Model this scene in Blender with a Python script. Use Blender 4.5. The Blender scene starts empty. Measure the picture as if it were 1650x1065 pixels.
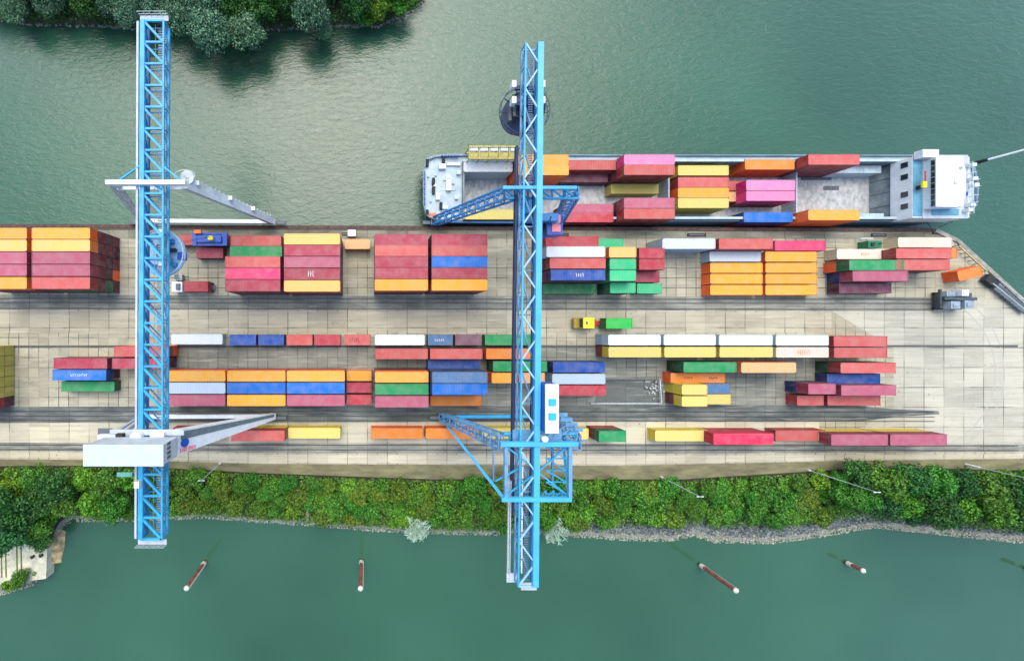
import bpy, math, random
import numpy as np
R = math.radians
S = bpy.context.scene
COL = S.collection
random.seed(7)

# ------------------------------------------------------------------ camera, sky, sun, exposure
H, F, NX, NY = 96.0, 634.0, 592.0, 528.0        # flying height (m), focal length (photo px), foot of the vertical in the photo
cd = bpy.data.cameras.new('camera'); cam = bpy.data.objects.new('camera', cd); COL.objects.link(cam)
cam.location = (0, 0, H)
cd.sensor_width = 36; cd.lens = F / 1650 * 36
cd.shift_x = (825 - NX) / 1650; cd.shift_y = -(532.5 - NY) / 1650
cd.clip_start = 1; cd.clip_end = 4000
S.camera = cam
SUN_EL, SUN_AZ = 61, -8                         # azimuth from +Y
w = bpy.data.worlds.new('World'); S.world = w; w.use_nodes = True
nt = w.node_tree; bg = nt.nodes['Background']
sky = nt.nodes.new('ShaderNodeTexSky'); sky.sky_type = 'NISHITA'; sky.sun_disc = False
sky.sun_elevation = R(SUN_EL); sky.sun_rotation = R(SUN_AZ)
sky.air_density = 1.0; sky.dust_density = 2.4; sky.ozone_density = 1.0
nt.links.new(sky.outputs[0], bg.inputs[0]); bg.inputs[1].default_value = 0.15
sd = bpy.data.lights.new('sun', 'SUN'); sun = bpy.data.objects.new('sun', sd); COL.objects.link(sun)
sd.energy = 1.25; sd.angle = R(66); sd.color = (1.0, 0.93, 0.80)
sun.rotation_euler = (R(-(90 - SUN_EL)), 0, R(-SUN_AZ))
S.view_settings.view_transform = 'Standard'; S.view_settings.look = 'None'
S.view_settings.exposure = 1.2; S.view_settings.gamma = 1

def P(px, py, z=0.0):
    k = (H - z) / F
    return ((px - NX) * k, -(py - NY) * k, z)

# ------------------------------------------------------------------ helpers
def lin(c):
    return tuple(((v / 255 / 12.92) if v / 255 <= 0.04045 else ((v / 255 + 0.055) / 1.055) ** 2.4) for v in c)

class MB:
    def __init__(s): s.v = []; s.f = []; s.m = []
    def poly(s, pts, m=0):
        b = len(s.v); s.v += [tuple(p) for p in pts]; s.f.append(tuple(range(b, b + len(pts)))); s.m.append(m)
    def hexa(s, p, m=0):                      # p: 8 points, bottom 4 ccw then top 4
        b = len(s.v); s.v += [tuple(q) for q in p]
        for f in ((3, 2, 1, 0), (4, 5, 6, 7), (0, 1, 5, 4), (1, 2, 6, 5), (2, 3, 7, 6), (3, 0, 4, 7)):
            s.f.append(tuple(b + i for i in f)); s.m.append(m)
    def box(s, x0, x1, y0, y1, z0, z1, m=0):
        x0, x1 = min(x0, x1), max(x0, x1); y0, y1 = min(y0, y1), max(y0, y1)
        s.hexa([(x0, y0, z0), (x1, y0, z0), (x1, y1, z0), (x0, y1, z0), (x0, y0, z1), (x1, y0, z1), (x1, y1, z1), (x0, y1, z1)], m)
    def cbox(s, cx, cy, cz, lx, ly, lz, m=0): s.box(cx - lx / 2, cx + lx / 2, cy - ly / 2, cy + ly / 2, cz - lz / 2, cz + lz / 2, m)
    def beam(s, a, b, w=0.3, h=None, w1=None, h1=None, m=0):
        a = np.array(a, float); b = np.array(b, float); h = h or w; w1 = w1 or w; h1 = h1 or h
        d = b - a; L = np.linalg.norm(d)
        if L < 1e-6: return
        d /= L; up = np.array((0, 0, 1.0))
        if abs(d[2]) > 0.97: up = np.array((0, 1.0, 0))
        r = np.cross(d, up); r /= np.linalg.norm(r); u = np.cross(r, d)
        q = []
        for c, ww, hh in ((a, w, h), (b, w1, h1)):
            q += [c - r * ww / 2 - u * hh / 2, c + r * ww / 2 - u * hh / 2, c + r * ww / 2 + u * hh / 2, c - r * ww / 2 + u * hh / 2]
        s.hexa([q[0], q[3], q[2], q[1], q[4], q[7], q[6], q[5]][:8], m)
    def cyl(s, a, b, r0, r1=None, n=10, m=0, caps=True):
        a = np.array(a, float); b = np.array(b, float); r1 = r0 if r1 is None else r1
        d = b - a; d /= np.linalg.norm(d); up = np.array((0, 0, 1.0)) if abs(d[2]) < 0.97 else np.array((1.0, 0, 0))
        x = np.cross(d, up); x /= np.linalg.norm(x); y = np.cross(d, x)
        b0 = len(s.v)
        for c, r in ((a, r0), (b, r1)):
            for i in range(n):
                t = 2 * math.pi * i / n; s.v.append(tuple(c + (x * math.cos(t) + y * math.sin(t)) * r))
        for i in range(n):
            j = (i + 1) % n; s.f.append((b0 + i, b0 + n + i, b0 + n + j, b0 + j)); s.m.append(m)
        if caps:
            s.f.append(tuple(b0 + i for i in range(n))); s.m.append(m)
            s.f.append(tuple(b0 + n + i for i in reversed(range(n)))); s.m.append(m)
    def prism(s, pts, z0, z1, m=0):           # ccw outline
        n = len(pts); b = len(s.v)
        A = sum(pts[i][0] * pts[(i + 1) % n][1] - pts[(i + 1) % n][0] * pts[i][1] for i in range(n))
        if A < 0: pts = pts[::-1]
        s.v += [(p[0], p[1], z0) for p in pts] + [(p[0], p[1], z1) for p in pts]
        s.f.append(tuple(b + n + i for i in range(n))); s.m.append(m)
        s.f.append(tuple(b + i for i in reversed(range(n)))); s.m.append(m)
        for i in range(n):
            j = (i + 1) % n; s.f.append((b + i, b + j, b + n + j, b + n + i)); s.m.append(m)
    def mesh(s, name, mats):
        me = bpy.data.meshes.new(name); me.from_pydata(s.v, [], s.f)
        for m in (mats if isinstance(mats, (list, tuple)) else [mats]): me.materials.append(m)
        me.polygons.foreach_set('material_index', s.m); me.update(); return me
    def build(s, name, mats, parent=None, loc=None, smooth=False):
        me = s.mesh(name, mats)
        if smooth: me.polygons.foreach_set('use_smooth', [True] * len(me.polygons))
        o = bpy.data.objects.new(name, me); COL.objects.link(o)
        if parent is not None:
            o.parent = parent
            if loc is None and parent.type == 'EMPTY' and not parent.get('_local'):
                o.matrix_parent_inverse = parent.matrix_world.inverted()
                o.matrix_parent_inverse.translation = (-parent.location.x, -parent.location.y, -parent.location.z)
        if loc is not None: o.location = loc
        return o

def tag(o, label=None, cat=None, group=None, kind=None):
    if label: o['label'] = label
    if cat: o['category'] = cat
    if group: o['group'] = group
    if kind: o['kind'] = kind
    return o
def empty(name, loc, label=None, cat=None, group=None, local=False, rz=0):
    o = bpy.data.objects.new(name, None); COL.objects.link(o); o.location = loc; o.rotation_euler.z = rz
    o.empty_display_size = 0.5
    if local: o['_local'] = 1
    return tag(o, label, cat, group)

# ------------------------------------------------------------------ materials
def mat(name, rgb, rough=0.6, metal=0.0, var=0.0, scale=1.0, rgb2=None, bump=0.0, detail=6, stretch=(1, 1, 1), spec=0.5):
    m = bpy.data.materials.new(name); m.use_nodes = True; t = m.node_tree; b = t.nodes['Principled BSDF']
    c = rgb if max(rgb) <= 1 else lin(rgb)
    b.inputs['Base Color'].default_value = (*c, 1); b.inputs['Roughness'].default_value = rough
    b.inputs['Metallic'].default_value = metal; b.inputs['Specular IOR Level'].default_value = spec
    if var or rgb2:
        tc = t.nodes.new('ShaderNodeTexCoord'); mp = t.nodes.new('ShaderNodeMapping'); mp.inputs['Scale'].default_value = stretch
        n = t.nodes.new('ShaderNodeTexNoise'); n.inputs['Scale'].default_value = scale; n.inputs['Detail'].default_value = detail
        n.inputs['Roughness'].default_value = 0.62
        r = t.nodes.new('ShaderNodeValToRGB')
        c2 = (lin(rgb2) if max(rgb2) > 1 else rgb2) if rgb2 else tuple(v * (1 - var) for v in c)
        r.color_ramp.elements[0].position = 0.36; r.color_ramp.elements[1].position = 0.64
        r.color_ramp.elements[0].color = (*c2, 1); r.color_ramp.elements[1].color = (*c, 1)
        t.links.new(tc.outputs['Object'], mp.inputs[0]); t.links.new(mp.outputs[0], n.inputs['Vector'])
        t.links.new(n.outputs[0], r.inputs[0]); t.links.new(r.outputs[0], b.inputs['Base Color'])
        if bump:
            bp = t.nodes.new('ShaderNodeBump'); bp.inputs['Strength'].default_value = bump; bp.inputs['Distance'].default_value = 0.1
            t.links.new(n.outputs[0], bp.inputs['Height']); t.links.new(bp.outputs[0], b.inputs['Normal'])
    return m

def N(t, ty, **kw):
    n = t.nodes.new(ty)
    for k, v in kw.items(): setattr(n, k, v)
    return n

def container_mat():
    m = bpy.data.materials.new('container_paint'); m.use_nodes = True; t = m.node_tree; b = t.nodes['Principled BSDF']
    oi = N(t, 'ShaderNodeObjectInfo'); tc = N(t, 'ShaderNodeTexCoord')
    ad = N(t, 'ShaderNodeVectorMath', operation='MULTIPLY_ADD'); ad.inputs[1].default_value = (1, 1, 1)
    mu = N(t, 'ShaderNodeMath', operation='MULTIPLY'); mu.inputs[1].default_value = 137
    cb = N(t, 'ShaderNodeCombineXYZ')
    t.links.new(oi.outputs['Random'], mu.inputs[0])
    for i in range(3): t.links.new(mu.outputs[0], cb.inputs[i])
    t.links.new(tc.outputs['Object'], ad.inputs[0]); t.links.new(cb.outputs[0], ad.inputs[2])
    n1 = N(t, 'ShaderNodeTexNoise'); n1.inputs['Scale'].default_value = 0.55; n1.inputs['Detail'].default_value = 5
    n2 = N(t, 'ShaderNodeTexNoise'); n2.inputs['Scale'].default_value = 1.9; n2.inputs['Detail'].default_value = 8; n2.inputs['Roughness'].default_value = 0.7
    t.links.new(ad.outputs[0], n1.inputs['Vector']); t.links.new(ad.outputs[0], n2.inputs['Vector'])
    # sun bleached and dusty patches
    r1 = N(t, 'ShaderNodeMapRange'); r1.inputs[1].default_value = 0.35; r1.inputs[2].default_value = 0.7; r1.inputs[3].default_value = 0.0; r1.inputs[4].default_value = 0.16
    t.links.new(n1.outputs[0], r1.inputs[0])
    mx = N(t, 'ShaderNodeMix', data_type='RGBA'); mx.inputs[7].default_value = (0.42, 0.38, 0.33, 1)
    t.links.new(r1.outputs[0], mx.inputs[0]); t.links.new(oi.outputs['Color'], mx.inputs[6])
    # rust and scuffs
    r2 = N(t, 'ShaderNodeMapRange'); r2.inputs[1].default_value = 0.60; r2.inputs[2].default_value = 0.70; r2.inputs[3].default_value = 0.0; r2.inputs[4].default_value = 0.42
    t.links.new(n2.outputs[0], r2.inputs[0])
    m2 = N(t, 'ShaderNodeMix', data_type='RGBA'); m2.inputs[7].default_value = (0.10, 0.055, 0.035, 1)
    t.links.new(r2.outputs[0], m2.inputs[0]); t.links.new(mx.outputs[2], m2.inputs[6])
    hv = N(t, 'ShaderNodeHueSaturation')
    rv = N(t, 'ShaderNodeMapRange'); rv.inputs[3].default_value = 0.9; rv.inputs[4].default_value = 1.1
    t.links.new(oi.outputs['Random'], rv.inputs[0]); t.links.new(rv.outputs[0], hv.inputs['Value'])
    t.links.new(m2.outputs[2], hv.inputs['Color']); t.links.new(hv.outputs[0], b.inputs['Base Color'])
    b.inputs['Roughness'].default_value = 0.55; b.inputs['Specular IOR Level'].default_value = 0.3
    return m
CM = container_mat()
DARK = mat('dark_rubber', (0.02, 0.02, 0.022), 0.8, var=.3, scale=2)
STEEL = mat('worn_steel', (0.12, 0.12, 0.125), 0.5, 0.4, var=.4, scale=1.5)
WHITE = mat('white_paint', (0.62, 0.67, 0.69), 0.45, var=.16, scale=.8)
GREYP = mat('pale_grey_paint', (0.44, 0.50, 0.54), 0.5, var=.25, scale=.5)
DGREY = mat('dark_grey_paint', (0.10, 0.12, 0.14), 0.6, var=.3, scale=1)
LBLUE = mat('light_blue_paint', (0.028, 0.34, 0.62), 0.45, var=.3, scale=.35)
MBLUE = mat('mid_blue_paint', (0.03, 0.20, 0.48), 0.45, var=.3, scale=.4)
SBLUE = mat('steel_blue_paint', (0.11, 0.29, 0.50), 0.45, var=.3, scale=.6)
NAVY = mat('navy_paint', (0.012, 0.03, 0.09), 0.5, var=.3, scale=.5)
DBLUE = mat('deep_blue_paint', (0.01, 0.07, 0.38), 0.45, var=.25, scale=.6)
YELLOW = mat('yellow_paint', (0.75, 0.62, 0.02), 0.4, var=.15, scale=2)
RED = mat('red_paint', (0.42, 0.03, 0.035), 0.45, var=.25, scale=2)
PINK = mat('faded_pink_paint', (0.72, 0.22, 0.26), 0.5, var=.2, scale=2)
ORANGE = mat('orange_paint', (0.75, 0.14, 0.01), 0.45, var=.25, scale=2)
GLASS = mat('tinted_window_glass', (0.01, 0.02, 0.025), 0.08, spec=0.8)

# ------------------------------------------------------------------ water
def water_mat():
    m = bpy.data.materials.new('river_water'); m.use_nodes = True; t = m.node_tree; b = t.nodes['Principled BSDF']
    tc = N(t, 'ShaderNodeTexCoord')
    n0 = N(t, 'ShaderNodeTexNoise'); n0.inputs['Scale'].default_value = 0.012; n0.inputs['Detail'].default_value = 4
    cr = N(t, 'ShaderNodeValToRGB'); e = cr.color_ramp.elements
    e[0].position = .38; e[0].color = (0.019, 0.070, 0.037, 1); e[1].position = .66; e[1].color = (0.032, 0.102, 0.058, 1)
    t.links.new(tc.outputs['Object'], n0.inputs['Vector']); t.links.new(n0.outputs[0], cr.inputs[0]); t.links.new(cr.outputs[0], b.inputs['Base Color'])
    b.inputs['Roughness'].default_value = 0.05; b.inputs['IOR'].default_value = 1.4; b.inputs['Specular IOR Level'].default_value = 0.72
    mp = N(t, 'ShaderNodeMapping'); mp.inputs['Rotation'].default_value = (0, 0, R(-32)); mp.inputs['Scale'].default_value = (1, 2.4, 1)
    t.links.new(tc.outputs['Object'], mp.inputs[0])
    n1 = N(t, 'ShaderNodeTexNoise'); n1.inputs['Scale'].default_value = 0.42; n1.inputs['Detail'].default_value = 6; n1.inputs['Roughness'].default_value = .6; n1.inputs['Distortion'].default_value = 0.6
    n2 = N(t, 'ShaderNodeTexNoise'); n2.inputs['Scale'].default_value = 1.6; n2.inputs['Detail'].default_value = 3
    t.links.new(mp.outputs[0], n1.inputs['Vector']); t.links.new(mp.outputs[0], n2.inputs['Vector'])
    a = N(t, 'ShaderNodeMath', operation='MULTIPLY_ADD'); a.inputs[1].default_value = 0.22
    t.links.new(n2.outputs[0], a.inputs[0]); t.links.new(n1.outputs[0], a.inputs[2])
    # open river north of the quay is choppier than the sheltered southern arm
    sx = N(t, 'ShaderNodeSeparateXYZ'); t.links.new(tc.outputs['Object'], sx.inputs[0])
    mr = N(t, 'ShaderNodeMapRange'); mr.inputs[1].default_value = -45; mr.inputs[2].default_value = 20; mr.inputs[3].default_value = 0.04; mr.inputs[4].default_value = 0.5
    t.links.new(sx.outputs[1], mr.inputs[0])
    bp = N(t, 'ShaderNodeBump'); bp.inputs['Distance'].default_value = 0.30
    t.links.new(mr.outputs[0], bp.inputs['Strength']); t.links.new(a.outputs[0], bp.inputs['Height']); t.links.new(bp.outputs[0], b.inputs['Normal'])
    return m
ZW = -3.5
mb = MB(); mb.poly([(-900, -900, ZW), (900, -900, ZW), (900, 900, ZW), (-900, 900, ZW)])
tag(mb.build('river_water', water_mat()), kind='structure')
mb = MB(); mb.poly([(-900, -900, -9), (900, -900, -9), (900, 900, -9), (-900, 900, -9)])
tag(mb.build('river_bed', mat('river_mud', (0.03, 0.05, 0.035), 0.9)), kind='structure')

# ------------------------------------------------------------------ terminal ground
def ground_mat(name, c1, c2, grid=4.85, gridc=0.15, stain=0.5, gx=True, gy=True, scale=0.10, streak=True):
    m = bpy.data.materials.new(name); m.use_nodes = True; t = m.node_tree; b = t.nodes['Principled BSDF']
    tc = N(t, 'ShaderNodeTexCoord'); sx = N(t, 'ShaderNodeSeparateXYZ'); t.links.new(tc.outputs['Object'], sx.inputs[0])
    n1 = N(t, 'ShaderNodeTexNoise'); n1.inputs['Scale'].default_value = scale; n1.inputs['Detail'].default_value = 9; n1.inputs['Roughness'].default_value = 0.62
    mp = N(t, 'ShaderNodeMapping'); mp.inputs['Scale'].default_value = (0.35, 1, 1) if streak else (1, 1, 1)
    t.links.new(tc.outputs['Object'], mp.inputs[0]); t.links.new(mp.outputs[0], n1.inputs['Vector'])
    cr = N(t, 'ShaderNodeValToRGB'); e = cr.color_ramp.elements
    e[0].position = .36; e[0].color = (*lin(c2), 1); e[1].position = .62; e[1].color = (*lin(c1), 1)
    t.links.new(n1.outputs[0], cr.inputs[0])
    # each slab a slightly different tone
    vf = N(t, 'ShaderNodeVectorMath', operation='SNAP'); vf.inputs[1].default_value = (grid, grid, 1000)
    t.links.new(tc.outputs['Object'], vf.inputs[0])
    wn = N(t, 'ShaderNodeTexWhiteNoise', noise_dimensions='2D'); t.links.new(vf.outputs[0], wn.inputs['Vector'])
    hv = N(t, 'ShaderNodeHueSaturation'); rv = N(t, 'ShaderNodeMapRange'); rv.inputs[3].default_value = 0.87; rv.inputs[4].default_value = 1.09
    t.links.new(wn.outputs['Value'], rv.inputs[0]); t.links.new(rv.outputs[0], hv.inputs['Value']); t.links.new(cr.outputs[0], hv.inputs['Color'])
    last = hv.outputs[0]
    for ax, on in ((0, gx), (1, gy)):
        if not on: continue
        md = N(t, 'ShaderNodeMath', operation='PINGPONG'); md.inputs[1].default_value = grid / 2
        t.links.new(sx.outputs[ax], md.inputs[0])
        lt = N(t, 'ShaderNodeMapRange'); lt.inputs[1].default_value = 0.04; lt.inputs[2].default_value = 0.13; lt.inputs[3].default_value = 1 - gridc; lt.inputs[4].default_value = 0
        t.links.new(md.outputs[0], lt.inputs[0])
        jn = N(t, 'ShaderNodeTexNoise'); jn.inputs['Scale'].default_value = .13; jn.inputs['Detail'].default_value = 4; t.links.new(tc.outputs['Object'], jn.inputs['Vector'])
        jr = N(t, 'ShaderNodeMapRange'); jr.inputs[1].default_value = .40; jr.inputs[2].default_value = .62; jr.inputs[3].default_value = .15; jr.inputs[4].default_value = 1.3
        jm = N(t, 'ShaderNodeMath', operation='MULTIPLY'); t.links.new(jn.outputs[0], jr.inputs[0]); t.links.new(jr.outputs[0], jm.inputs[0]); t.links.new(lt.outputs[0], jm.inputs[1])
        mx = N(t, 'ShaderNodeMix', data_type='RGBA'); mx.inputs[7].default_value = (0.06, 0.065, 0.06, 1)
        t.links.new(jm.outputs[0], mx.inputs[0]); t.links.new(last, mx.inputs[6]); last = mx.outputs[2]
    n3 = N(t, 'ShaderNodeTexNoise'); n3.inputs['Scale'].default_value = 0.42; n3.inputs['Detail'].default_value = 7; n3.inputs['Roughness'].default_value = .7
    mp3 = N(t, 'ShaderNodeMapping'); mp3.inputs['Location'].default_value = (31, 17, 3); mp3.inputs['Scale'].default_value = (0.6, 1.2, 1)
    t.links.new(tc.outputs['Object'], mp3.inputs[0]); t.links.new(mp3.outputs[0], n3.inputs['Vector'])
    l3 = N(t, 'ShaderNodeMapRange'); l3.inputs[1].default_value = 0.56; l3.inputs[2].default_value = 0.72; l3.inputs[3].default_value = 0; l3.inputs[4].default_value = stain
    t.links.new(n3.outputs[0], l3.inputs[0])
    mx = N(t, 'ShaderNodeMix', data_type='RGBA'); mx.inputs[7].default_value = (0.09, 0.09, 0.08, 1)
    t.links.new(l3.outputs[0], mx.inputs[0]); t.links.new(last, mx.inputs[6])
    # lengthwise tyre streaks and small oil spots
    cur = mx.outputs[2]
    for sc_, mpS, lo, hi, amt, colr in ((1.7, (0.03, 1, 1), .50, .72, .30, (0.12, 0.12, 0.105, 1)), (2.2, (.05, .6, 1), .54, .70, .22, (0.62, 0.60, 0.52, 1)), (1.1, (1, 1, 1), .66, .72, .5, (0.06, 0.06, 0.055, 1))):
        nn_ = N(t, 'ShaderNodeTexNoise'); nn_.inputs['Scale'].default_value = sc_; nn_.inputs['Detail'].default_value = 6
        mm = N(t, 'ShaderNodeMapping'); mm.inputs['Scale'].default_value = mpS; mm.inputs['Location'].default_value = (sc_ * 13, sc_ * 7, 0)
        t.links.new(tc.outputs['Object'], mm.inputs[0]); t.links.new(mm.outputs[0], nn_.inputs['Vector'])
        ll = N(t, 'ShaderNodeMapRange'); ll.inputs[1].default_value = lo; ll.inputs[2].default_value = hi; ll.inputs[3].default_value = 0; ll.inputs[4].default_value = amt
        t.links.new(nn_.outputs[0], ll.inputs[0]); mq = N(t, 'ShaderNodeMix', data_type='RGBA'); mq.inputs[7].default_value = colr
        t.links.new(ll.outputs[0], mq.inputs[0]); t.links.new(cur, mq.inputs[6]); cur = mq.outputs[2]
    t.links.new(cur, b.inputs['Base Color']); b.inputs['Roughness'].default_value = 0.85; b.inputs['Specular IOR Level'].default_value = 0.25
    return m

G_MAIN = ground_mat('concrete_slabs', (168, 163, 140), (142, 140, 121), grid=2.43, gridc=.12)
quay = [P(-420, 364)[:2], P(1505, 372)[:2], P(1540, 388)[:2], P(1655, 492)[:2], P(2050, 860)[:2], P(2100, 1000)[:2]]
south = [(1900, 765), (1650, 758), (1420, 752), (1100, 772), (700, 772), (420, 762), (200, 750), (-420, 752)]
mb = MB(); mb.prism(quay + [P(*p)[:2] for p in south], -8, 0)
tag(mb.build('terminal_ground', G_MAIN), kind='structure')
def strip(name, px, z, m):
    mb = MB(); pts = [P(x, y, 0)[:2] for x, y in px]
    A = sum(pts[i][0] * pts[(i + 1) % len(pts)][1] - pts[(i + 1) % len(pts)][0] * pts[i][1] for i in range(len(pts)))
    if A < 0: pts = pts[::-1]
    mb.poly([(x, y, z) for x, y in pts]); return tag(mb.build(name, m), kind='structure')
G_YARD = ground_mat('storage_yard_slabs', (134, 135, 121), (104, 108, 99), grid=2.43, gridc=.12, stain=.6)
G_RAIL = ground_mat('rail_bed_asphalt', (136, 136, 124), (98, 102, 97), gy=False, gridc=.3, stain=.7, scale=.3)
G_ROAD = ground_mat('pale_road_concrete', (182, 176, 151), (162, 158, 138), gy=False, gridc=.25, stain=.25)
G_APR = ground_mat('quay_apron_concrete', (132, 132, 115), (94, 95, 82), stain=.6, scale=.2)
G_RIGHT = ground_mat('pale_grey_concrete', (174, 171, 153), (157, 156, 140), gridc=.13, stain=.25)
G_LANE = ground_mat('truck_lane_slabs', (170, 164, 141), (149, 146, 126), stain=.3)
strip('quay_apron', [(-420, 364.5), (1500, 372.6), (1528, 385), (-420, 385)], .004, G_APR)
strip('pale_turning_area', [(1341, 501.6), (1505, 501.6), (1506, 470), (1640, 489), (1860, 688), (1860, 726), (1650, 722), (1321, 725), (1440, 660), (1440, 560)], .004, G_RIGHT)
strip('truck_lane', [(-420, 500), (1340, 503), (1340, 536), (-420, 536)], .004, G_LANE)
strip('rail_bed', [(-420, 474), (1505, 479), (1505, 501), (-420, 498)], .008, G_RAIL)
strip('storage_yard', [(280, 557), (1335, 557), (1335, 656), (280, 656)], .004, G_YARD)
G_RAIL2 = ground_mat('dark_rail_bed', (104, 110, 104), (66, 74, 73), gy=False, gridc=.2, stain=.7, scale=.3)
strip('rail_bed', [(-420, 656), (1370, 652.5), (1440, 659), (1512, 662), (1514, 667), (1452, 671), (1390, 678), (-420, 682)], .008, G_RAIL2)
strip('south_road', [(-420, 682.5), (1320, 680), (1320, 722), (-420, 712)], .006, G_ROAD)
strip('south_track_bed', [(-420, 712), (1700, 716), (1700, 727), (1000, 731), (420, 729), (200, 727), (-420, 724)], .010, G_RAIL)
strip('service_road', [(-420, 727), (200, 729), (420, 732), (1000, 734), (1700, 731), (1700, 738), (1380, 740), (1000, 748), (420, 745), (200, 738), (-420, 735)], .008, G_ROAD)
G_VERGE = mat('dry_grass_verge', (122, 120, 86), 0.95, scale=.5, rgb2=(88, 86, 64), stretch=(.3, 1, 1), bump=.4)
strip('grass_verge', [(-420, 737), (200, 741), (420, 747), (1000, 750), (1380, 742), (1900, 736), (1900, 765), (1650, 758), (1420, 752), (1100, 772), (700, 772), (420, 762), (200, 750), (-420, 752)], .012, G_VERGE)
# quay wall edge beam, rusty fender strip
RUST = mat('rusty_fender_steel', (92, 66, 56), 0.8, scale=1.2, rgb2=(52, 42, 40))
mb = MB(); a = P(-420, 363.2); b = P(1506, 371.5)
mb.beam((a[0], a[1], .05), (b[0], b[1], .05), 0.7, 0.3)
mb.beam((a[0], a[1] + .5, -.9), (b[0], b[1] + .5, -.9), 0.25, 1.4)
tag(mb.build('quay_edge_beam', RUST), kind='structure')
PALEC = mat('pale_coping_concrete', (150, 150, 138), 0.85, scale=.8, rgb2=(112, 112, 104))
mb = MB()
for q0, q1 in (((1506, 371.5), (1541, 388)), ((1541, 388), (1655, 492)), ((1655, 492), (2050, 860))):
    a = P(*q0); b = P(*q1); mb.beam((a[0], a[1], .12), (b[0], b[1], .12), 0.9, 0.35)
tag(mb.build('quay_coping', PALEC), kind='structure')
# rails
RAIL = mat('rail_steel', (0.07, 0.075, 0.075), 0.45, 0.5, var=.4, scale=.6)
for n, ys, x0, x1, z in (('crane_rail', (480.5,), -420, 1500, .02), ('railway_rail', (487, 496.5), -420, 1500, .02), ('crane_rail', (669.5,), -420, 1505, .02), ('railway_rail', (662, 676.5), -420, 1505, .02), ('railway_rail', (716, 723.5), -420, 1640, .02), ('crane_rail', (368.5,), -420, 1495, .02)):
    for y in ys:
        mb = MB(); a = P(x0, y, z); b = P(x1, y + (4 if y in (368.5,) else 2), z)
        mb.beam((a[0], a[1], .06), (b[0], b[1], .06), 0.14, 0.14); tag(mb.build(n, RAIL), kind='structure')
mb = MB()
a = P(-420, 547.5 + 11); b = P(1640, 557.5); mb.beam((a[0], a[1], .01), (b[0], b[1], .01), 0.5, 0.03)
tag(mb.build('drain_channel', mat('drain_grating', (0.08, 0.085, 0.08), .8, var=.3)), kind='structure')
# worn curved tyre paths on the turning area
TYRE = mat('faint_tyre_marks', (150, 150, 138), .9, scale=.6, rgb2=(160, 160, 147))
mb = MB()
for rr in (19.0, 21.2):
    c = P(1478, 600); prev = None
    for i in range(40):
        t = R(-70 + i * 3.4); q = (c[0] + rr * math.cos(t), c[1] + rr * math.sin(t))
        if prev:
            d = np.array(q) - np.array(prev); nrm = np.array((-d[1], d[0])) / np.linalg.norm(d) * .16
            mb.poly([(prev[0] + nrm[0], prev[1] + nrm[1], .009), (prev[0] - nrm[0], prev[1] - nrm[1], .009), (q[0] - nrm[0], q[1] - nrm[1], .009), (q[0] + nrm[0], q[1] + nrm[1], .009)][::-1])
        prev = q
tag(mb.build('tyre_marks', TYRE), kind='structure')

# ------------------------------------------------------------------ river banks
TOPL = [(-900, 752), (200, 750), (420, 762), (700, 772), (1100, 772), (1420, 752), (1650, 758), (1900, 765), (2300, 765)]
SHOR = [(-900, 960), (0, 958), (55, 940), (72, 915), (85, 880), (98, 850), (118, 838), (220, 838), (330, 832), (400, 838), (500, 845), (600, 853), (680, 858), (800, 860), (815, 855), (920, 862), (1000, 868), (1080, 870), (1118, 861), (1150, 872), (1240, 874), (1330, 862), (1400, 849), (1440, 851), (1540, 862), (1650, 873), (1900, 900), (2300, 930)]
def interp(L, x): return float(np.interp(x, [p[0] for p in L], [p[1] for p in L]))
def top_w(x):       # world y of the top of the bank
    return P(0, interp(TOPL, x / (H / F) + NX), 0)[1]
def shore_w(x):
    return P(0, interp(SHOR, x / ((H - ZW) / F) + NX), ZW)[1]
PALEG = mat('pale_gravel', (142, 144, 128), 0.9, scale=2.5, rgb2=(100, 106, 96), bump=.5)
def bank_z(x, y):
    a, b = top_w(x), shore_w(x); v = min(1.15, max(0, (a - y) / (a - b)))
    return -1.3 * min(v, .6) / .6 - (2.25 * (v - .6) / .4 if v > .6 else 0)
BANK = mat('bank_soil', (52, 58, 34), 0.95, scale=.6, rgb2=(30, 36, 22), bump=.5)
mb = MB(); xs = np.arange(-160, 235, 1.5); vs = [0, .1, .3, .5, .6, .7, .8, .9, 1.0, 1.08, 1.3]
rs = random.Random(3); jit = [rs.uniform(-.35, .35) for _ in xs]
grid = []
for i, x in enumerate(xs):
    a, b = top_w(x), shore_w(x) + jit[i]; row = []
    for v in vs:
        y = a + (b - a) * v; z = -1.3 * min(v, .6) / .6 - (2.25 * (v - .6) / .4 if v > .6 else 0)
        row.append((x, y, z - (.0 if v else -.01)))
    grid.append(row)
for i in range(len(xs) - 1):
    for j in range(len(vs) - 1):
        mb.poly([grid[i][j], grid[i][j + 1], grid[i + 1][j + 1], grid[i + 1][j]], 1 if (j >= 7 or (j == 6 and 48 < grid[i][0][0] < 118)) else 0)
tag(mb.build('river_bank', [BANK, PALEG]), kind='structure')

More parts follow.
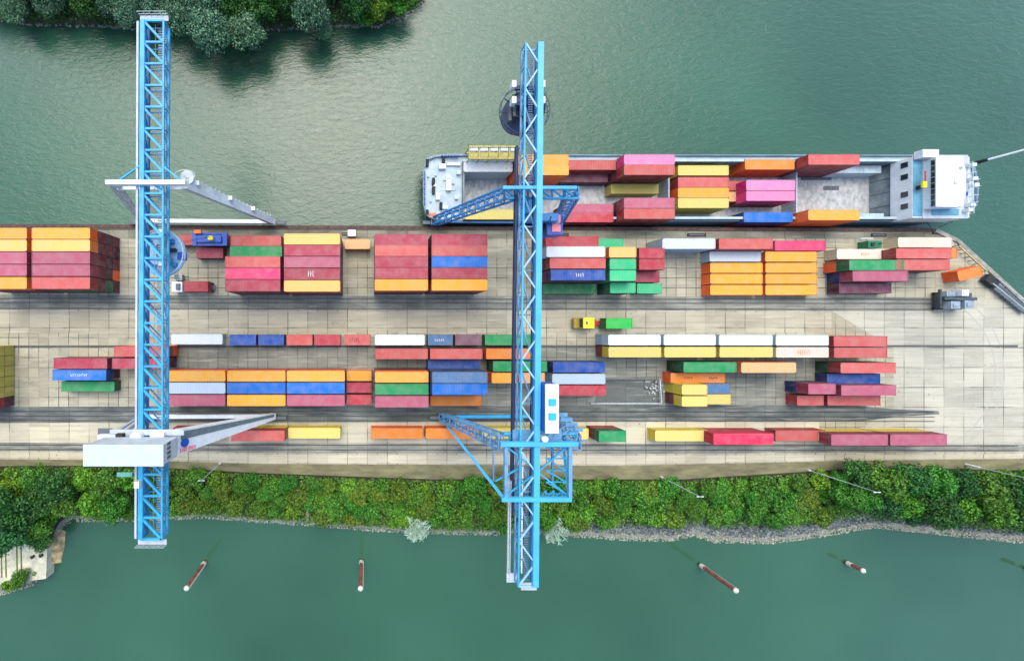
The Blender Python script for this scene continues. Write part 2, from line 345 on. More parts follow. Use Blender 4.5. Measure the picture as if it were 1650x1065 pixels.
def rocks(name, pts, m, label, smin, smax, flat=.6):
    rr = random.Random(11); ico = []
    t = (1 + 5 ** .5) / 2
    iv = np.array([(-1, t, 0), (1, t, 0), (-1, -t, 0), (1, -t, 0), (0, -1, t), (0, 1, t), (0, -1, -t), (0, 1, -t), (t, 0, -1), (t, 0, 1), (-t, 0, -1), (-t, 0, 1)]) / 1.9
    fa = [(0, 11, 5), (0, 5, 1), (0, 1, 7), (0, 7, 10), (0, 10, 11), (1, 5, 9), (5, 11, 4), (11, 10, 2), (10, 7, 6), (7, 1, 8), (3, 9, 4), (3, 4, 2), (3, 2, 6), (3, 6, 8), (3, 8, 9), (4, 9, 5), (2, 4, 11), (6, 2, 10), (8, 6, 7), (9, 8, 1)]
    V = []; Fc = []
    for (x, y, z) in pts:
        s = rr.uniform(smin, smax); a = rr.uniform(0, 6.28); sc = np.array((rr.uniform(.7, 1.3), rr.uniform(.6, 1.1), flat)) * s
        q = iv * np.array([[rr.uniform(.8, 1.2)] for _ in range(12)]) * sc
        ca, sa = math.cos(a), math.sin(a); b = len(V)
        for p in q: V.append((x + p[0] * ca - p[1] * sa, y + p[0] * sa + p[1] * ca, z + p[2]))
        Fc += [(b + i, b + j, b + k) for i, j, k in fa]
    me = bpy.data.meshes.new(name); me.from_pydata(V, [], Fc); me.materials.append(m); me.update()
    o = bpy.data.objects.new(name, me); COL.objects.link(o); return tag(o, label, 'stones', kind='stuff')
def island_mat(name, cols, rough=.85, spec=.2):
    m = bpy.data.materials.new(name); m.use_nodes = True; t = m.node_tree; b = t.nodes['Principled BSDF']
    g = N(t, 'ShaderNodeNewGeometry'); cr = N(t, 'ShaderNodeValToRGB'); e = cr.color_ramp.elements
    while len(e) < len(cols): e.new(.5)
    for i, c in enumerate(cols): e[i].position = i / max(1, len(cols) - 1); e[i].color = (*lin(c), 1)
    t.links.new(g.outputs['Random Per Island'], cr.inputs[0])
    oi = N(t, 'ShaderNodeObjectInfo'); hv = N(t, 'ShaderNodeHueSaturation')
    a = N(t, 'ShaderNodeMapRange'); a.inputs[3].default_value = .48; a.inputs[4].default_value = .52
    v = N(t, 'ShaderNodeMapRange'); v.inputs[3].default_value = .74; v.inputs[4].default_value = 1.0
    mu = N(t, 'ShaderNodeMath', operation='MULTIPLY'); mu.inputs[1].default_value = 7.31
    fr = N(t, 'ShaderNodeMath', operation='FRACT')
    t.links.new(oi.outputs['Random'], mu.inputs[0]); t.links.new(mu.outputs[0], fr.inputs[0])
    t.links.new(oi.outputs['Random'], a.inputs[0]); t.links.new(fr.outputs[0], v.inputs[0])
    t.links.new(a.outputs[0], hv.inputs['Hue']); t.links.new(v.outputs[0], hv.inputs['Value'])
    t.links.new(cr.outputs[0], hv.inputs['Color']); t.links.new(hv.outputs[0], b.inputs['Base Color'])
    b.inputs['Roughness'].default_value = rough; b.inputs['Specular IOR Level'].default_value = spec
    return m
STONE_P = island_mat('pale_shore_stone', [(104, 108, 96), (146, 148, 132), (172, 172, 156)])
STONE_G = island_mat('grey_riprap_stone', [(62, 72, 74), (92, 102, 102), (122, 130, 126)])
rr = random.Random(5); pts = []
for i in range(6500):
    x = rr.uniform(-95, 205); px = x / ((H - ZW) / F) + NX
    dens = 1.0 if px > 920 else .45
    if rr.random() > dens: continue
    wd = 1.1 if px < 920 else (3.0 if px < 1330 else 1.8)
    y = shore_w(x) + rr.random() ** 1.6 * wd - .3
    pts.append((x, y, max(bank_z(x, y), ZW) + .05))
rocks('shore_stones', pts, STONE_P, 'pale bleached stones lining the water edge of the wooded south bank', .07, .27)
pts = []
for i in range(7000):
    x = rr.uniform(50, 205); px = x / ((H - ZW) / F) + NX
    if px > 1480 and rr.random() < .5: continue
    y = shore_w(x) + rr.uniform(1.6, 8.0 if px < 1400 else 5.5); pts.append((x, y, bank_z(x, y) + .05))
rocks('riprap', pts, STONE_G, 'dark grey riprap stones between the shrubs and the pale waterline', .12, .42)

# ------------------------------------------------------------------ foliage
LEAF_A = island_mat('leaf_mid_green', [(24, 58, 16), (46, 100, 24), (74, 136, 36), (104, 158, 50)], .6, .3)
LEAF_B = island_mat('leaf_blue_green', [(32, 66, 50), (60, 106, 78), (98, 144, 106), (128, 166, 126)], .6, .3)
LEAF_C = island_mat('leaf_bright_green', [(32, 74, 14), (64, 122, 22), (100, 158, 36), (130, 172, 50)], .6, .3)
LEAF_D = island_mat('leaf_olive_green', [(44, 72, 18), (76, 116, 28), (104, 138, 38), (112, 126, 46)], .6, .3)
LEAF_E = island_mat('leaf_dark_green', [(14, 44, 18), (28, 76, 30), (48, 108, 40), (68, 130, 50)], .6, .3)
BARK = mat('tree_bark', (0.09, 0.07, 0.05), 0.9, var=.5, scale=4)
PALEB = mat('pale_dead_branch', (0.34, 0.50, 0.38), 0.9, var=.3, scale=4)

def leaf_mesh(name, centers, normals, size, m, rng):
    n = len(centers)
    up = rng.normal(size=(n, 3)); nr = normals + rng.normal(size=(n, 3)) * .55; nr /= np.linalg.norm(nr, axis=1, keepdims=True)
    a = np.cross(nr, up); a /= np.linalg.norm(a, axis=1, keepdims=True); b = np.cross(nr, a)
    s = (size * rng.uniform(.6, 1.35, n))[:, None]
    v = np.stack([centers - a * s, centers - b * s * .6, centers + a * s, centers + b * s * .6], 1).reshape(-1, 3)
    me = bpy.data.meshes.new(name); me.vertices.add(4 * n); me.vertices.foreach_set('co', v.ravel())
    me.loops.add(4 * n); me.loops.foreach_set('vertex_index', np.arange(4 * n))
    me.polygons.add(n); me.polygons.foreach_set('loop_start', np.arange(0, 4 * n, 4)); me.polygons.foreach_set('loop_total', np.full(n, 4))
    me.materials.append(m); me.update(calc_edges=True); return me

def crown_points(seed, r, hgt, nl, nclump, cf=(.20, .40)):
    rng = np.random.default_rng(seed); C = []; Nn = []
    cl = []
    for i in range(nclump):
        t = rng.uniform(0, 2 * math.pi); q = math.sqrt(rng.uniform(0, 1)) * r * .74
        zz = hgt * (.42 + .40 * (1 - (q / r) ** 1.6)) + rng.normal() * hgt * .07
        cl.append((q * math.cos(t) * rng.uniform(.85, 1.12), q * math.sin(t), zz, r * rng.uniform(*cf)))
    tot = sum(c[3] ** 2 for c in cl)
    for cx, cy, cz, cr in cl:
        k = int(nl * cr * cr / tot); d = rng.normal(size=(k, 3)); d[:, 2] += .25
        d /= np.linalg.norm(d, axis=1, keepdims=True)
        rad = cr * rng.uniform(.45, 1.12, (k, 1)) ** .6
        wob = 1 + .22 * np.sin(d[:, :1] * 7 + cx) * np.cos(d[:, 1:2] * 6 + cy)
        C.append(np.array((cx, cy, cz)) + d * rad * wob * np.array((1, 1, .85))); Nn.append(d)
    return np.concatenate(C), np.concatenate(Nn), cl, rng

def tree_proto(kind, seed, r, hgt, m, nl, nclump, size):
    C, Nn, cl, rng = crown_points(seed, r, hgt, nl, nclump, (.20, .40) if hgt > 4 else (.13, .27))
    crown = leaf_mesh('crown', C, Nn, size, m, rng)
    tb = MB(); top = (rng.normal() * .2, rng.normal() * .2, hgt * .5)
    tb.cyl((0, 0, -.6), top, .05 * hgt ** .9 * .5 + .08, .06, 8)
    for cx, cy, cz, cr in cl[:9]:
        tb.cyl((top[0] * .6, top[1] * .6, hgt * rng.uniform(.2, .42)), (cx, cy, cz), .09, .03, 5)
    return crown, tb.mesh('trunk', BARK)

PROT = {}
def protos():
    for key, m, r, hgt, nl, nc, size, num in (
        ('mid green tree', LEAF_A, 4.4, 8.5, 5200, 30, .24, 3), ('blue-green willow', LEAF_B, 5.2, 10, 7000, 46, .22, 3),
        ('bright green tree', LEAF_C, 3.6, 6.5, 4200, 24, .23, 2), ('olive shrub', LEAF_D, 3.1, 2.6, 3000, 46, .20, 3),
        ('dark green tree', LEAF_E, 4.6, 9.0, 5200, 30, .25, 3), ('green shrub', LEAF_A, 3.1, 2.7, 3000, 44, .20, 3), ('bright green shrub', LEAF_C, 2.6, 2.3, 2400, 36, .19, 2)):
        PROT[key] = [tree_proto(key, 100 * num + i * 17 + len(key), r, hgt, m, nl, nc, size) + (r, hgt) for i in range(num)]
protos()
LAND = [(20, 'left photo edge'), (100, 'paved landing'), (175, 'white machine house'), (245, 'left crane boom tip'), (335, 'leaning lamp post'), (420, 'left crane south foot'), (505, 'yellow container by the road'), (585, 'second mooring pile'), (672, 'left leafless bush'), (740, 'right crane slanted leg'), (800, 'right crane outer frame'), (850, 'right crane boom tip'), (892, 'right leafless bush'), (985, 'green container by the road'), (1060, 'first lamp post right of cranes'), (1130, 'long red-and-white pile'), (1200, 'crimson container'), (1290, 'middle lamp post'), (1385, 'short mooring pile'), (1450, 'maroon container pair'), (1530, 'turning area'), (1620, 'right photo edge')]
labels_used = {}
def place_tree(key, px, py, sc, bankname, rng, zfn=None, z=None, zs=1.0):
    var = PROT[key][rng.randrange(len(PROT[key]))]
    crown, trunk, r, hgt = var
    zc = hgt * .6 * sc * zs + (z if z is not None else -1.5)
    x, y, _ = P(px, py, zc); zb = z if z is not None else zfn(x, y)
    nm = key.replace(' ', '_').replace('-', '_')
    for aa in ('mid_green_', 'blue_green_', 'bright_green_', 'olive_', 'dark_green_', 'green_'): nm = nm.replace(aa, '') if nm.startswith(aa) else nm
    if nm == 'tree': nm = 'broadleaf_tree'
    t = empty(nm, (x, y, zb - .05), local=True, rz=rng.uniform(0, 6.28)); t.scale = (sc * rng.uniform(.9, 1.1), sc * rng.uniform(.9, 1.1), zs * sc * rng.uniform(.85, 1.1))
    for nme, me in (('crown', crown), ('trunk', trunk)):
        o = bpy.data.objects.new(nme, me); COL.objects.link(o); o.parent = t
    size = 'large ' if sc > 1.12 else ('small ' if sc < .88 else '')
    if bankname == 'south':
        lm = min(LAND, key=lambda q: abs(q[0] - px)); d = px - lm[0]
        side = 'level with the' if abs(d) < 14 else ('just left of the' if d < 0 else 'just right of the')
        row = 'at the water edge' if py > interp(SHOR, px) - 32 else ('beside the verge' if py < interp(TOPL, px) + 22 else 'mid bank')
        lab = f'{size}{key} {row}, {side} {lm[1]}'
    else:
        lab = bankname
    n = labels_used.get(lab, 0); labels_used[lab] = n + 1
    tag(t, lab, 'shrub' if 'shrub' in key else 'tree', 'trees and shrubs of the south bank' if bankname == 'south' else 'trees of the far northern bank')
    return t
rng = random.Random(21)
# left grove
for px, py, key, sc in ((-20, 770, 'mid green tree', 1.1), (22, 778, 'bright green tree', 1.1), (62, 768, 'mid green tree', .9), (100, 775, 'dark green tree', .95), (140, 768, 'bright green tree', .9), (178, 776, 'mid green tree', .9), (212, 768, 'bright green tree', .8),
        (-15, 812, 'dark green tree', 1.1), (28, 815, 'dark green tree', 1.15), (70, 806, 'dark green tree', .9), (105, 812, 'mid green tree', .9), (150, 808, 'bright green tree', 1.0), (190, 812, 'mid green tree', .85), (18, 850, 'dark green tree', 1.2), (58, 845, 'mid green tree', .95), (78, 835, 'bright green tree', .7), (-20, 860, 'mid green tree', 1.1), (60, 872, 'dark green tree', .7),
        (25, 938, 'mid green tree', .55), (48, 930, 'bright green tree', .45), (5, 948, 'bright green tree', .5), (252, 775, 'mid green tree', .8), (205, 826, 'mid green tree', .6), (160, 826, 'mid green tree', .6)):
    place_tree(key, px, py, sc, 'south', rng, bank_z)
# middle shrubs
x = 232
while x < 1350:
    ty = interp(TOPL, x); sy = interp(SHOR, x)
    rows = 4 if sy - ty > 80 else 3
    lim = sy - (10 if x < 940 else (28 if x > 1000 else 18))
    for j in range(rows):
        py = ty + 14 + (lim - ty - 24) * j / (rows - 1) + rng.uniform(-5, 5); px = x + rng.uniform(-9, 9) + (14 if j % 2 else 0)
        q = rng.random()
        key = 'green shrub' if q < .42 else ('olive shrub' if q < (.72 if x < 620 else .55) else ('bright green shrub' if q < .86 else 'mid green tree'))
        place_tree(key, px, py, rng.uniform(.8, 1.15) * (.55 if key == 'mid green tree' else 1), 'south', rng, bank_z)
    x += 30
# right grove
for px, py, key, sc in ((1375, 765, 'dark green tree', .8), (1405, 770, 'mid green tree', 1.0), (1445, 765, 'dark green tree', .95), (1490, 772, 'mid green tree', 1.0), (1530, 775, 'dark green tree', .8), (1575, 785, 'mid green tree', .95), (1615, 792, 'dark green tree', .9), (1655, 790, 'mid green tree', 1.0), (1700, 790, 'dark green tree', 1.0),
        (1352, 795, 'mid green tree', .8), (1385, 800, 'mid green tree', .8), (1420, 805, 'dark green tree', .9), (1455, 808, 'bright green tree', 1.0), (1500, 812, 'dark green tree', 1.0), (1545, 815, 'bright green tree', 1.05), (1590, 820, 'mid green tree', 1.0), (1632, 825, 'dark green tree', 1.0), (1680, 830, 'mid green tree', 1.0), (1460, 826, 'dark green tree', .6), (1525, 835, 'dark green tree', .7), (1600, 765, 'bright green tree', .6), (1640, 768, 'green shrub', 1.0)):
    place_tree(key, px, py, sc, 'south', rng, bank_z)
# undergrowth mass
rngn = np.random.default_rng(9); n = 90000
ux = rngn.uniform(-150, 215, n); cy = []; keep = []
for i in range(n):
    a, b = top_w(ux[i]), shore_w(ux[i]); px = ux[i] / (H / F) + NX
    lim = .90 if px < 940 else (.70 if px < 1420 else .82)
    v = (rngn.random() * lim) if px > 110 else rngn.random() * .62
    y = a - .3 + (b - a) * v; cy.append((ux[i], y, bank_z(ux[i], y) + abs(rngn.normal()) * .8))
C = np.array(cy); Nn = np.tile(np.array((0, 0, 1.0)), (n, 1))
UND = island_mat('undergrowth_leaves', [(34, 60, 20), (56, 100, 28), (84, 132, 40), (104, 116, 50), (70, 122, 36)], .6, .3)
o = bpy.data.objects.new('undergrowth', leaf_mesh('undergrowth', C, Nn, .26, UND, rngn)); COL.objects.link(o)
tag(o, 'dense low green undergrowth covering the south bank slope', 'undergrowth', kind='stuff')

# leafless pale bushes hanging at the water line
def bare_bush(px, py, lab, seed):
    rg = random.Random(seed); x, y, _ = P(px, py, 1); t = empty('leafless_bush', (x, y, -3.2), lab, 'bush', 'pale leafless bushes at the waterline')
    mb = MB(); mt = MB(); mt.cyl((x, y, -4.2), (x + .1, y, -1.8), .22, .14, 7); mt.build('trunk', BARK, t)
    for i in range(44):
        a = rg.uniform(0, 6.28); r = rg.uniform(1.0, 3.1); p = np.array((x, y, -2.0)); prev = p
        tgt = np.array((x + math.cos(a) * r, y + math.sin(a) * r, rg.uniform(.2, 2.4)))
        for k in range(1, 5):
            q = p + (tgt - p) * k / 4 + np.array((rg.uniform(-.25, .25), rg.uniform(-.25, .25), .9 * math.sin(k / 4 * 2.6)))
            mb.cyl(prev, q, .20 - .03 * k, .17 - .03 * k, 4)
            if k > 1:
                for _ in range(7):
                    e = q + np.array((rg.uniform(-.8, .8), rg.uniform(-.8, .8), rg.uniform(-.1, .5))); mb.cyl(q, e, .08, .05, 3, caps=False)
            prev = q
    mb.build('branches', PALEB, t)
bare_bush(672, 850, 'round pale leafless bush over the water between the cranes', 1)
bare_bush(892, 852, 'round pale leafless bush over the water right of right crane boom', 2)

# north bank
NSH = [(-900, 20), (0, 35), (60, 42), (150, 43), (235, 50), (350, 52), (450, 50), (540, 45), (610, 44), (660, 22), (700, -12), (730, -70), (790, -300)]
BANKN = mat('north_bank_soil', (60, 66, 46), 0.95, scale=.6, rgb2=(36, 44, 28), bump=.4)
mb = MB(); prev = None
pxs = list(range(-900, 791, 12)); rs = random.Random(4)
for q in pxs:
    sy = interp(NSH, q) + rs.uniform(-2, 2); kx = (H - ZW) / F
    row = [((q - NX) * kx, -(sy + 8 - NY) * kx, ZW - .6), ((q - NX) * kx, -(sy - NY) * kx, ZW), ((q - NX) * kx, -(sy - 10 - NY) * kx, -2.4), ((q - NX) * kx, -(sy - 40 - NY) * kx, -1.2), ((q - NX) * kx, 260, -.8)]
    if prev:
        for j in range(4): mb.poly([prev[j], row[j], row[j + 1], prev[j + 1]])
    prev = row
tag(mb.build('far_bank', BANKN), kind='structure')
pts = []
for i in range(900):
    px = rr.uniform(-100, 705); sy = interp(NSH, px); kx = (H - ZW) / F
    pts.append(((px - NX) * kx, -(sy - rr.uniform(-1, 5) - NY) * kx, ZW + .12))
rocks('far_shore_stones', pts, STONE_P, 'pale stones along the waterline of the far bank', .15, .4)
far = [(20, 12, 'blue-green willow', .7, 'blue-green willow in the top left photo corner'), (75, 2, 'blue-green willow', .7, 'low blue-green willow on far bank near the top left corner'),
    (135, 0, 'dark green tree', .9, 'dark green tree on far bank left of the left crane tip'), (205, 22, 'blue-green willow', .75, 'grey-green willow overhanging water left of the crane tip'),
    (178, 0, 'blue-green willow', .8, 'grey-green willow on far bank behind the overhanging one left of crane tip'),
    (285, 30, 'blue-green willow', .85, 'grey-green willow overhanging water right of the crane tip'), (250, 4, 'blue-green willow', .8, 'willow directly beyond the left crane tip'),
    (338, 50, 'blue-green willow', 1.05, 'largest grey-green willow reaching far out over the river'), (395, 48, 'blue-green willow', .95, 'rounded willow right of the largest overhanging willow'),
    (330, 0, 'blue-green willow', 1.0, 'willow behind the largest overhanging willow'), (420, 12, 'dark green tree', .9, 'dark tree between the two willow clumps of the far bank'), (375, 15, 'dark green tree', .9, 'dark tree among the overhanging willows of the far bank'),
    (503, 22, 'blue-green willow', .95, 'pale round willow alone right of the big willow clump'), (520, 45, 'blue-green willow', .5, 'small willow leaning over water in front of the pale round willow'), (465, 0, 'dark green tree', .8, 'dark tree behind the pale round willow'),
    (575, 5, 'dark green tree', .8, 'dark green tree right of the pale round willow'), (612, 12, 'bright green tree', .9, 'bright yellow-green tree near the bank point'), (590, 25, 'bright green shrub', 1.1, 'bright green shrub by the stony shore of the bank point'),
    (640, 8, 'mid green tree', .6, 'small mid green tree near the tip of the bank'), (655, -8, 'mid green tree', .8, 'mid green tree at the tip of the bank')]
for px, py, key, sc, lab in far: place_tree(key, px, py, sc, lab, rng, z=-1.8)
for i in range(22):
    px = -60 + i * 33 + rng.uniform(-10, 10)
    t = place_tree(rng.choice(['dark green tree', 'mid green tree']), px, -104 + rng.uniform(-14, 4) - (14 if px > 600 else 0), 1.15, 'tree of the far bank standing beyond the top photo edge', rng, z=-1.2, zs=1.9)
for i in range(34):
    px = -80 + (i % 17) * 47 + rng.uniform(-12, 12); py = -38 - (i // 17) * 50 + rng.uniform(-8, 8)
    if px > 660 - (i // 17) * 6: continue
    place_tree(rng.choice(['blue-green willow', 'dark green tree', 'mid green tree']), px, py, .95, 'tree of the far bank standing beyond the top photo edge', rng, z=-1.2)
# low plants under the far trees
n = 16000; C = []
for i in range(n):
    px = rngn.uniform(-200, 690); sy = interp(NSH, px); d = rngn.uniform(3, 110); kx = (H + 2) / F
    C.append(((px - NX) * kx, -(sy - d - NY) * kx, -2.1 + min(1, d / 40) * 1.0 + abs(rngn.normal()) * .5))
o = bpy.data.objects.new('far_bank_undergrowth', leaf_mesh('far_bank_undergrowth', np.array(C), np.tile(np.array((0, 0, 1.0)), (n, 1)), .3, LEAF_E, rngn)); COL.objects.link(o)
tag(o, 'dark undergrowth beneath the trees of the far bank', 'undergrowth', kind='stuff')

# lower left landing
mb = MB(); z = -1.0
pts = [P(-60, 878, z)[:2], P(40, 876, z)[:2], P(76, 884, z)[:2], P(74, 932, z)[:2], P(52, 935, z)[:2], P(-60, 948, z)[:2]]
mb.prism(pts, -5, z)
tag(mb.build('paved_landing', mat('pale_paving', (200, 198, 172), .85, scale=.5, rgb2=(160, 160, 140))), kind='structure')
mb = MB()
for q in (2, 9, 27, 34): a = P(q, 878, z); b = P(q + 1, 930, z); mb.beam((a[0], a[1], z + .03), (b[0], b[1], z + .03), .35, .05)
tag(mb.build('moss_strips', mat('moss', (96, 110, 50), .95, var=.4, scale=2)), kind='structure')
mb = MB(); beach = [(74, 878), (100, 845), (110, 850), (108, 880), (102, 905), (76, 910)]
c = P(88, 880, -3.1); top = [P(x_, y_, -3.7 if x_ > 95 else -2.0) for x_, y_ in beach]
for i in range(len(top)): mb.poly([(c[0], c[1], -2.6), top[(i + 1) % 6], top[i]])
tag(mb.build('sand_beach', mat('wet_sand', (190, 170, 126), .9, scale=.8, rgb2=(112, 104, 76))), kind='structure')
for (x_, y_) in ((52, 897), (66, 895)):
    c = P(x_, y_, -.6); mb = MB(); mb.cyl((c[0], c[1], z), (c[0], c[1], z + .5), .32, .28, 10); mb.cyl((c[0], c[1], z + .5), (c[0], c[1], z + .62), .42, .42, 10)
    tag(mb.build('bollard', DARK), 'dark bollard on the paved landing, ' + ('left one of two' if x_ < 60 else 'right one of two'), 'bollard', 'bollards on the landing')

# ------------------------------------------------------------------ containers
PAL = {  # code: roof colour (faded, top light painted in), wall colour (shade painted in), word
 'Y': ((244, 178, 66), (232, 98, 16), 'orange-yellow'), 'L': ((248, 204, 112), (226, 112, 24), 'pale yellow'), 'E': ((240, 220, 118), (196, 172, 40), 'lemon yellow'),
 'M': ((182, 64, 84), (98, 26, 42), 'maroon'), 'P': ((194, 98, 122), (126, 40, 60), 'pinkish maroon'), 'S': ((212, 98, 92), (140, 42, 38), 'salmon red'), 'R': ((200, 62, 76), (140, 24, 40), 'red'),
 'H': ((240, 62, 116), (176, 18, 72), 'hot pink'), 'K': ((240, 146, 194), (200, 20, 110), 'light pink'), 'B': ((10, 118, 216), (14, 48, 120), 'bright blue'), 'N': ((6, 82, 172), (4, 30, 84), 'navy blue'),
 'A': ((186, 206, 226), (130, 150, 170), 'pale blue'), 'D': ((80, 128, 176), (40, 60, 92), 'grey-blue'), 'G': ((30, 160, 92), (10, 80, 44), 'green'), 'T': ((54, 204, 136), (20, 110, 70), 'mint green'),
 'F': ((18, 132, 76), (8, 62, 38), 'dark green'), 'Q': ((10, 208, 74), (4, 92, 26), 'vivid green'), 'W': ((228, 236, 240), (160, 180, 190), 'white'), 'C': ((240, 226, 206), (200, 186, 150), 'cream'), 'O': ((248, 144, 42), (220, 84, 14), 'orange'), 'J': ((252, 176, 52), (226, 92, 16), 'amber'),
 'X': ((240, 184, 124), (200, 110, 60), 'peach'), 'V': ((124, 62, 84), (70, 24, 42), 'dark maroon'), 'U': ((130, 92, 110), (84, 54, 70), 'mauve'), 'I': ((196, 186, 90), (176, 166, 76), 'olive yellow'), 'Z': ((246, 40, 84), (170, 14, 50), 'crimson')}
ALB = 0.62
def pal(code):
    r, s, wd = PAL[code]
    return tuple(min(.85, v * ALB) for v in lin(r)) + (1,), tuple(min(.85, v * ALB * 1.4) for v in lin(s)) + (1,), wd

CW, CH = 2.44, 2.59
def container_protos(L):
    b = MB(); hl, hw = L / 2, CW / 2
    # frame posts, rails
    for sx in (-1, 1):
        for sy in (-1, 1):
            b.cbox(sx * (hl - .08), sy * (hw - .08), CH / 2, .16, .16, CH)
            for zz in (.06, CH - .06): b.cbox(sx * (hl - .10), sy * (hw - .095), zz, .21, .2, .13)
    for sy in (-1, 1):
        b.box(-hl + .2, hl - .2, sy * (hw - .02), sy * (hw - .1), CH - .14, CH - .03); b.box(-hl + .2, hl - .2, sy * (hw - .02), sy * (hw - .12), .02, .18)
    b.box(-hl + .02, -hl + .1, -hw + .17, hw - .17, CH - .14, CH - .03); b.box(-hl + .02, -hl + .1, -hw + .17, hw - .17, .02, .18)
    b.box(-hl + .1, hl - .1, -hw + .1, hw - .1, .16, .22)
    # corrugated long walls and front wall
    for sy in (-1, 1):
        n = int((L - .32) / .28); prev = None
        for i in range(n * 2 + 1):
            x_ = -hl + .16 + (L - .32) * i / (2 * n); yy = sy * (hw - (.03 if i % 4 in (0, 1) else .07))
            if prev:
                q = [(prev[0], prev[1], .18), (x_, yy, .18), (x_, yy, CH - .1), (prev[0], prev[1], CH - .1)]
                b.poly(q if sy < 0 else q[::-1])
            prev = (x_, yy)
    prev = None
    for i in range(17):
        y_ = -hw + .16 + (CW - .32) * i / 16; xx = -hl + (.03 if i % 4 in (0, 1) else .07)
        if prev: b.poly([(prev[0], prev[1], .18), (prev[0], prev[1], CH - .1), (xx, y_, CH - .1), (xx, y_, .18)])
        prev = (xx, y_)
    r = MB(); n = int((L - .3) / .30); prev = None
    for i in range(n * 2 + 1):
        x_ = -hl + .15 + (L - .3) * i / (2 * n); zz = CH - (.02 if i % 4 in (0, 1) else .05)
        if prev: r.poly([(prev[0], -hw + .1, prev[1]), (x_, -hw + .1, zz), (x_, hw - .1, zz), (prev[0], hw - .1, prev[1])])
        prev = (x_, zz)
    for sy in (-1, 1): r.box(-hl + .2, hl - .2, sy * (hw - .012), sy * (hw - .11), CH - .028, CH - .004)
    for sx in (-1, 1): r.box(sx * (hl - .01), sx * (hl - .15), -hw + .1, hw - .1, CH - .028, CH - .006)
    d = []
    for sy in (-1, 1):
        e = MB(); e.box(hl - .06, hl - .025, sy * .015, sy * (hw - .17), .16, CH - .04)
        for q in (.35, .8): e.cyl((hl - .01, sy * q, .12), (hl - .01, sy * q, CH - .08), .022, n=6)
        d.append(e.mesh('door', CM))
    for sx in (-1, 1):
        for sy in (-1, 1):
            for zz in (.05, CH - .06): b.cbox(sx * (hl - .088), sy * (hw - .08), zz, .19, .18, .135, 1)
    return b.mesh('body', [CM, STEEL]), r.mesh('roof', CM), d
CP = {'long': (12.19,) + container_protos(12.19), 'short': (6.06,) + container_protos(6.06)}
ncont = 0
CREG = []
FOOT = []
def container(x, y, z, L, W, code, label, rz=0.0, group='shipping containers in the terminal yard', flip=False):
    global ncont
    if len(label.split()) > 16: print('LONG', label)
    kind = 'short' if L < 8.5 else 'long'
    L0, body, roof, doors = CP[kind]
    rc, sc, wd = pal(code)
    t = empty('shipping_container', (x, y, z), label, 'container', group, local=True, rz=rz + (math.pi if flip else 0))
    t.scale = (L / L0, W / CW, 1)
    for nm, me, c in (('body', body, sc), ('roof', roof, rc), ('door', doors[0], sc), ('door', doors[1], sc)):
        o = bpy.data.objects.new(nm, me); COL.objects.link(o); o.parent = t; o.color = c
    CREG.append((x, y, z, L, code, t, L0))
    ncont += 1; FOOT.append((x - L / 2, x + L / 2, y - W / 2, y + W / 2, z, label))
    return t
ORD = ['first', 'second', 'third', 'fourth', 'fifth', 'sixth', 'seventh', 'eighth', 'ninth', 'tenth', 'eleventh']
def tier_word(k, n):
    if n == 1: return 'on the ground'
    if k == n - 1: return 'on top'
    return {0: 'bottom layer', 1: 'second layer', 2: 'third layer', 3: 'fourth layer'}[k]
def block(phrase, rows, z0=0.02, step=2.6, group='shipping containers in the terminal yard'):
    """rows: list of rows (river side first) of cells (x0, x1, y0, y1, colours bottom to top) measured on the top face"""
    nr = len(rows)
    for ri, row in enumerate(rows):
        for ci, (x0, x1, y0, y1, cols, *rest) in enumerate(row):
            n = len(cols); zt = z0 + step * (n - 1) + CH + (rest[0] if rest else 0); zb = rest[0] if rest else 0
            a = P(x0 + .5, y0, zt); b = P(x1 - .5, y1, zt)
            L = b[0] - a[0]; L = min(6.5, max(5.9, L)) if L < 8.5 else min(13.9, max(11.6, L))
            W = min(2.60, max(2.40, a[1] - b[1] - .05)); cx, cy = (a[0] + b[0]) / 2, (a[1] + b[1]) / 2
            nc = len(row)
            colw = '' if nc == 1 else (', ' + (['left', 'right'][ci] if nc == 2 else (['left', 'middle', 'right'][ci] if nc == 3 else ORD[ci] + ' from left')))
            roww = '' if nr == 1 else f', {ORD[ri]} row'
            for k, ch in enumerate(cols):
                if ch == '.': continue
                lab = f"{'short' if L < 8.5 else 'long'} {PAL[ch][2]} container, {tier_word(k, n)}{roww}{colw}, {phrase}"
                container(cx, cy, z0 + zb + step * k, L, W, ch, lab, group=group, flip=random.random() < .5 if n > 1 else False)

rowsA = [(367, 385.5), (386, 405.2), (405.8, 425.5), (426, 445), (446, 466)]
cA = [('MVMY', 'MVMY'), ('MVML', 'VMML'), ('MVMP', 'MVMP'), ('MGMP', 'OVMP'), ('MMMY', 'VGMS')]
block('far-left high stack', [[(-52, 43.5, y0, y1, a), (50.5, 145.5, y0, y1, b)] for (y0, y1), (a, b) in zip(rowsA, cA)])
block('stack right of left crane', [
    [(371, 453.5, 380, 396, 'MS'), (457, 548.5, 376.5, 394, 'MMML')], [(370, 455, 398, 412, 'MG'), (457, 548.5, 394.6, 412.6, 'MVMM')],
    [(362, 452, 413, 431, 'VMMS'), (457, 548.5, 413.2, 431.4, 'MVMP')], [(362, 452, 431.4, 450, 'MVMH'), (457, 548.5, 432, 450.8, 'MMVM')], [(362, 452, 450.4, 469.5, 'MVMM'), (457, 548.5, 451.4, 470, 'VMML')]])
yc = [(377.5, 394.8), (395.2, 412.4), (413, 430.8), (431.2, 449), (449.6, 468.5)]
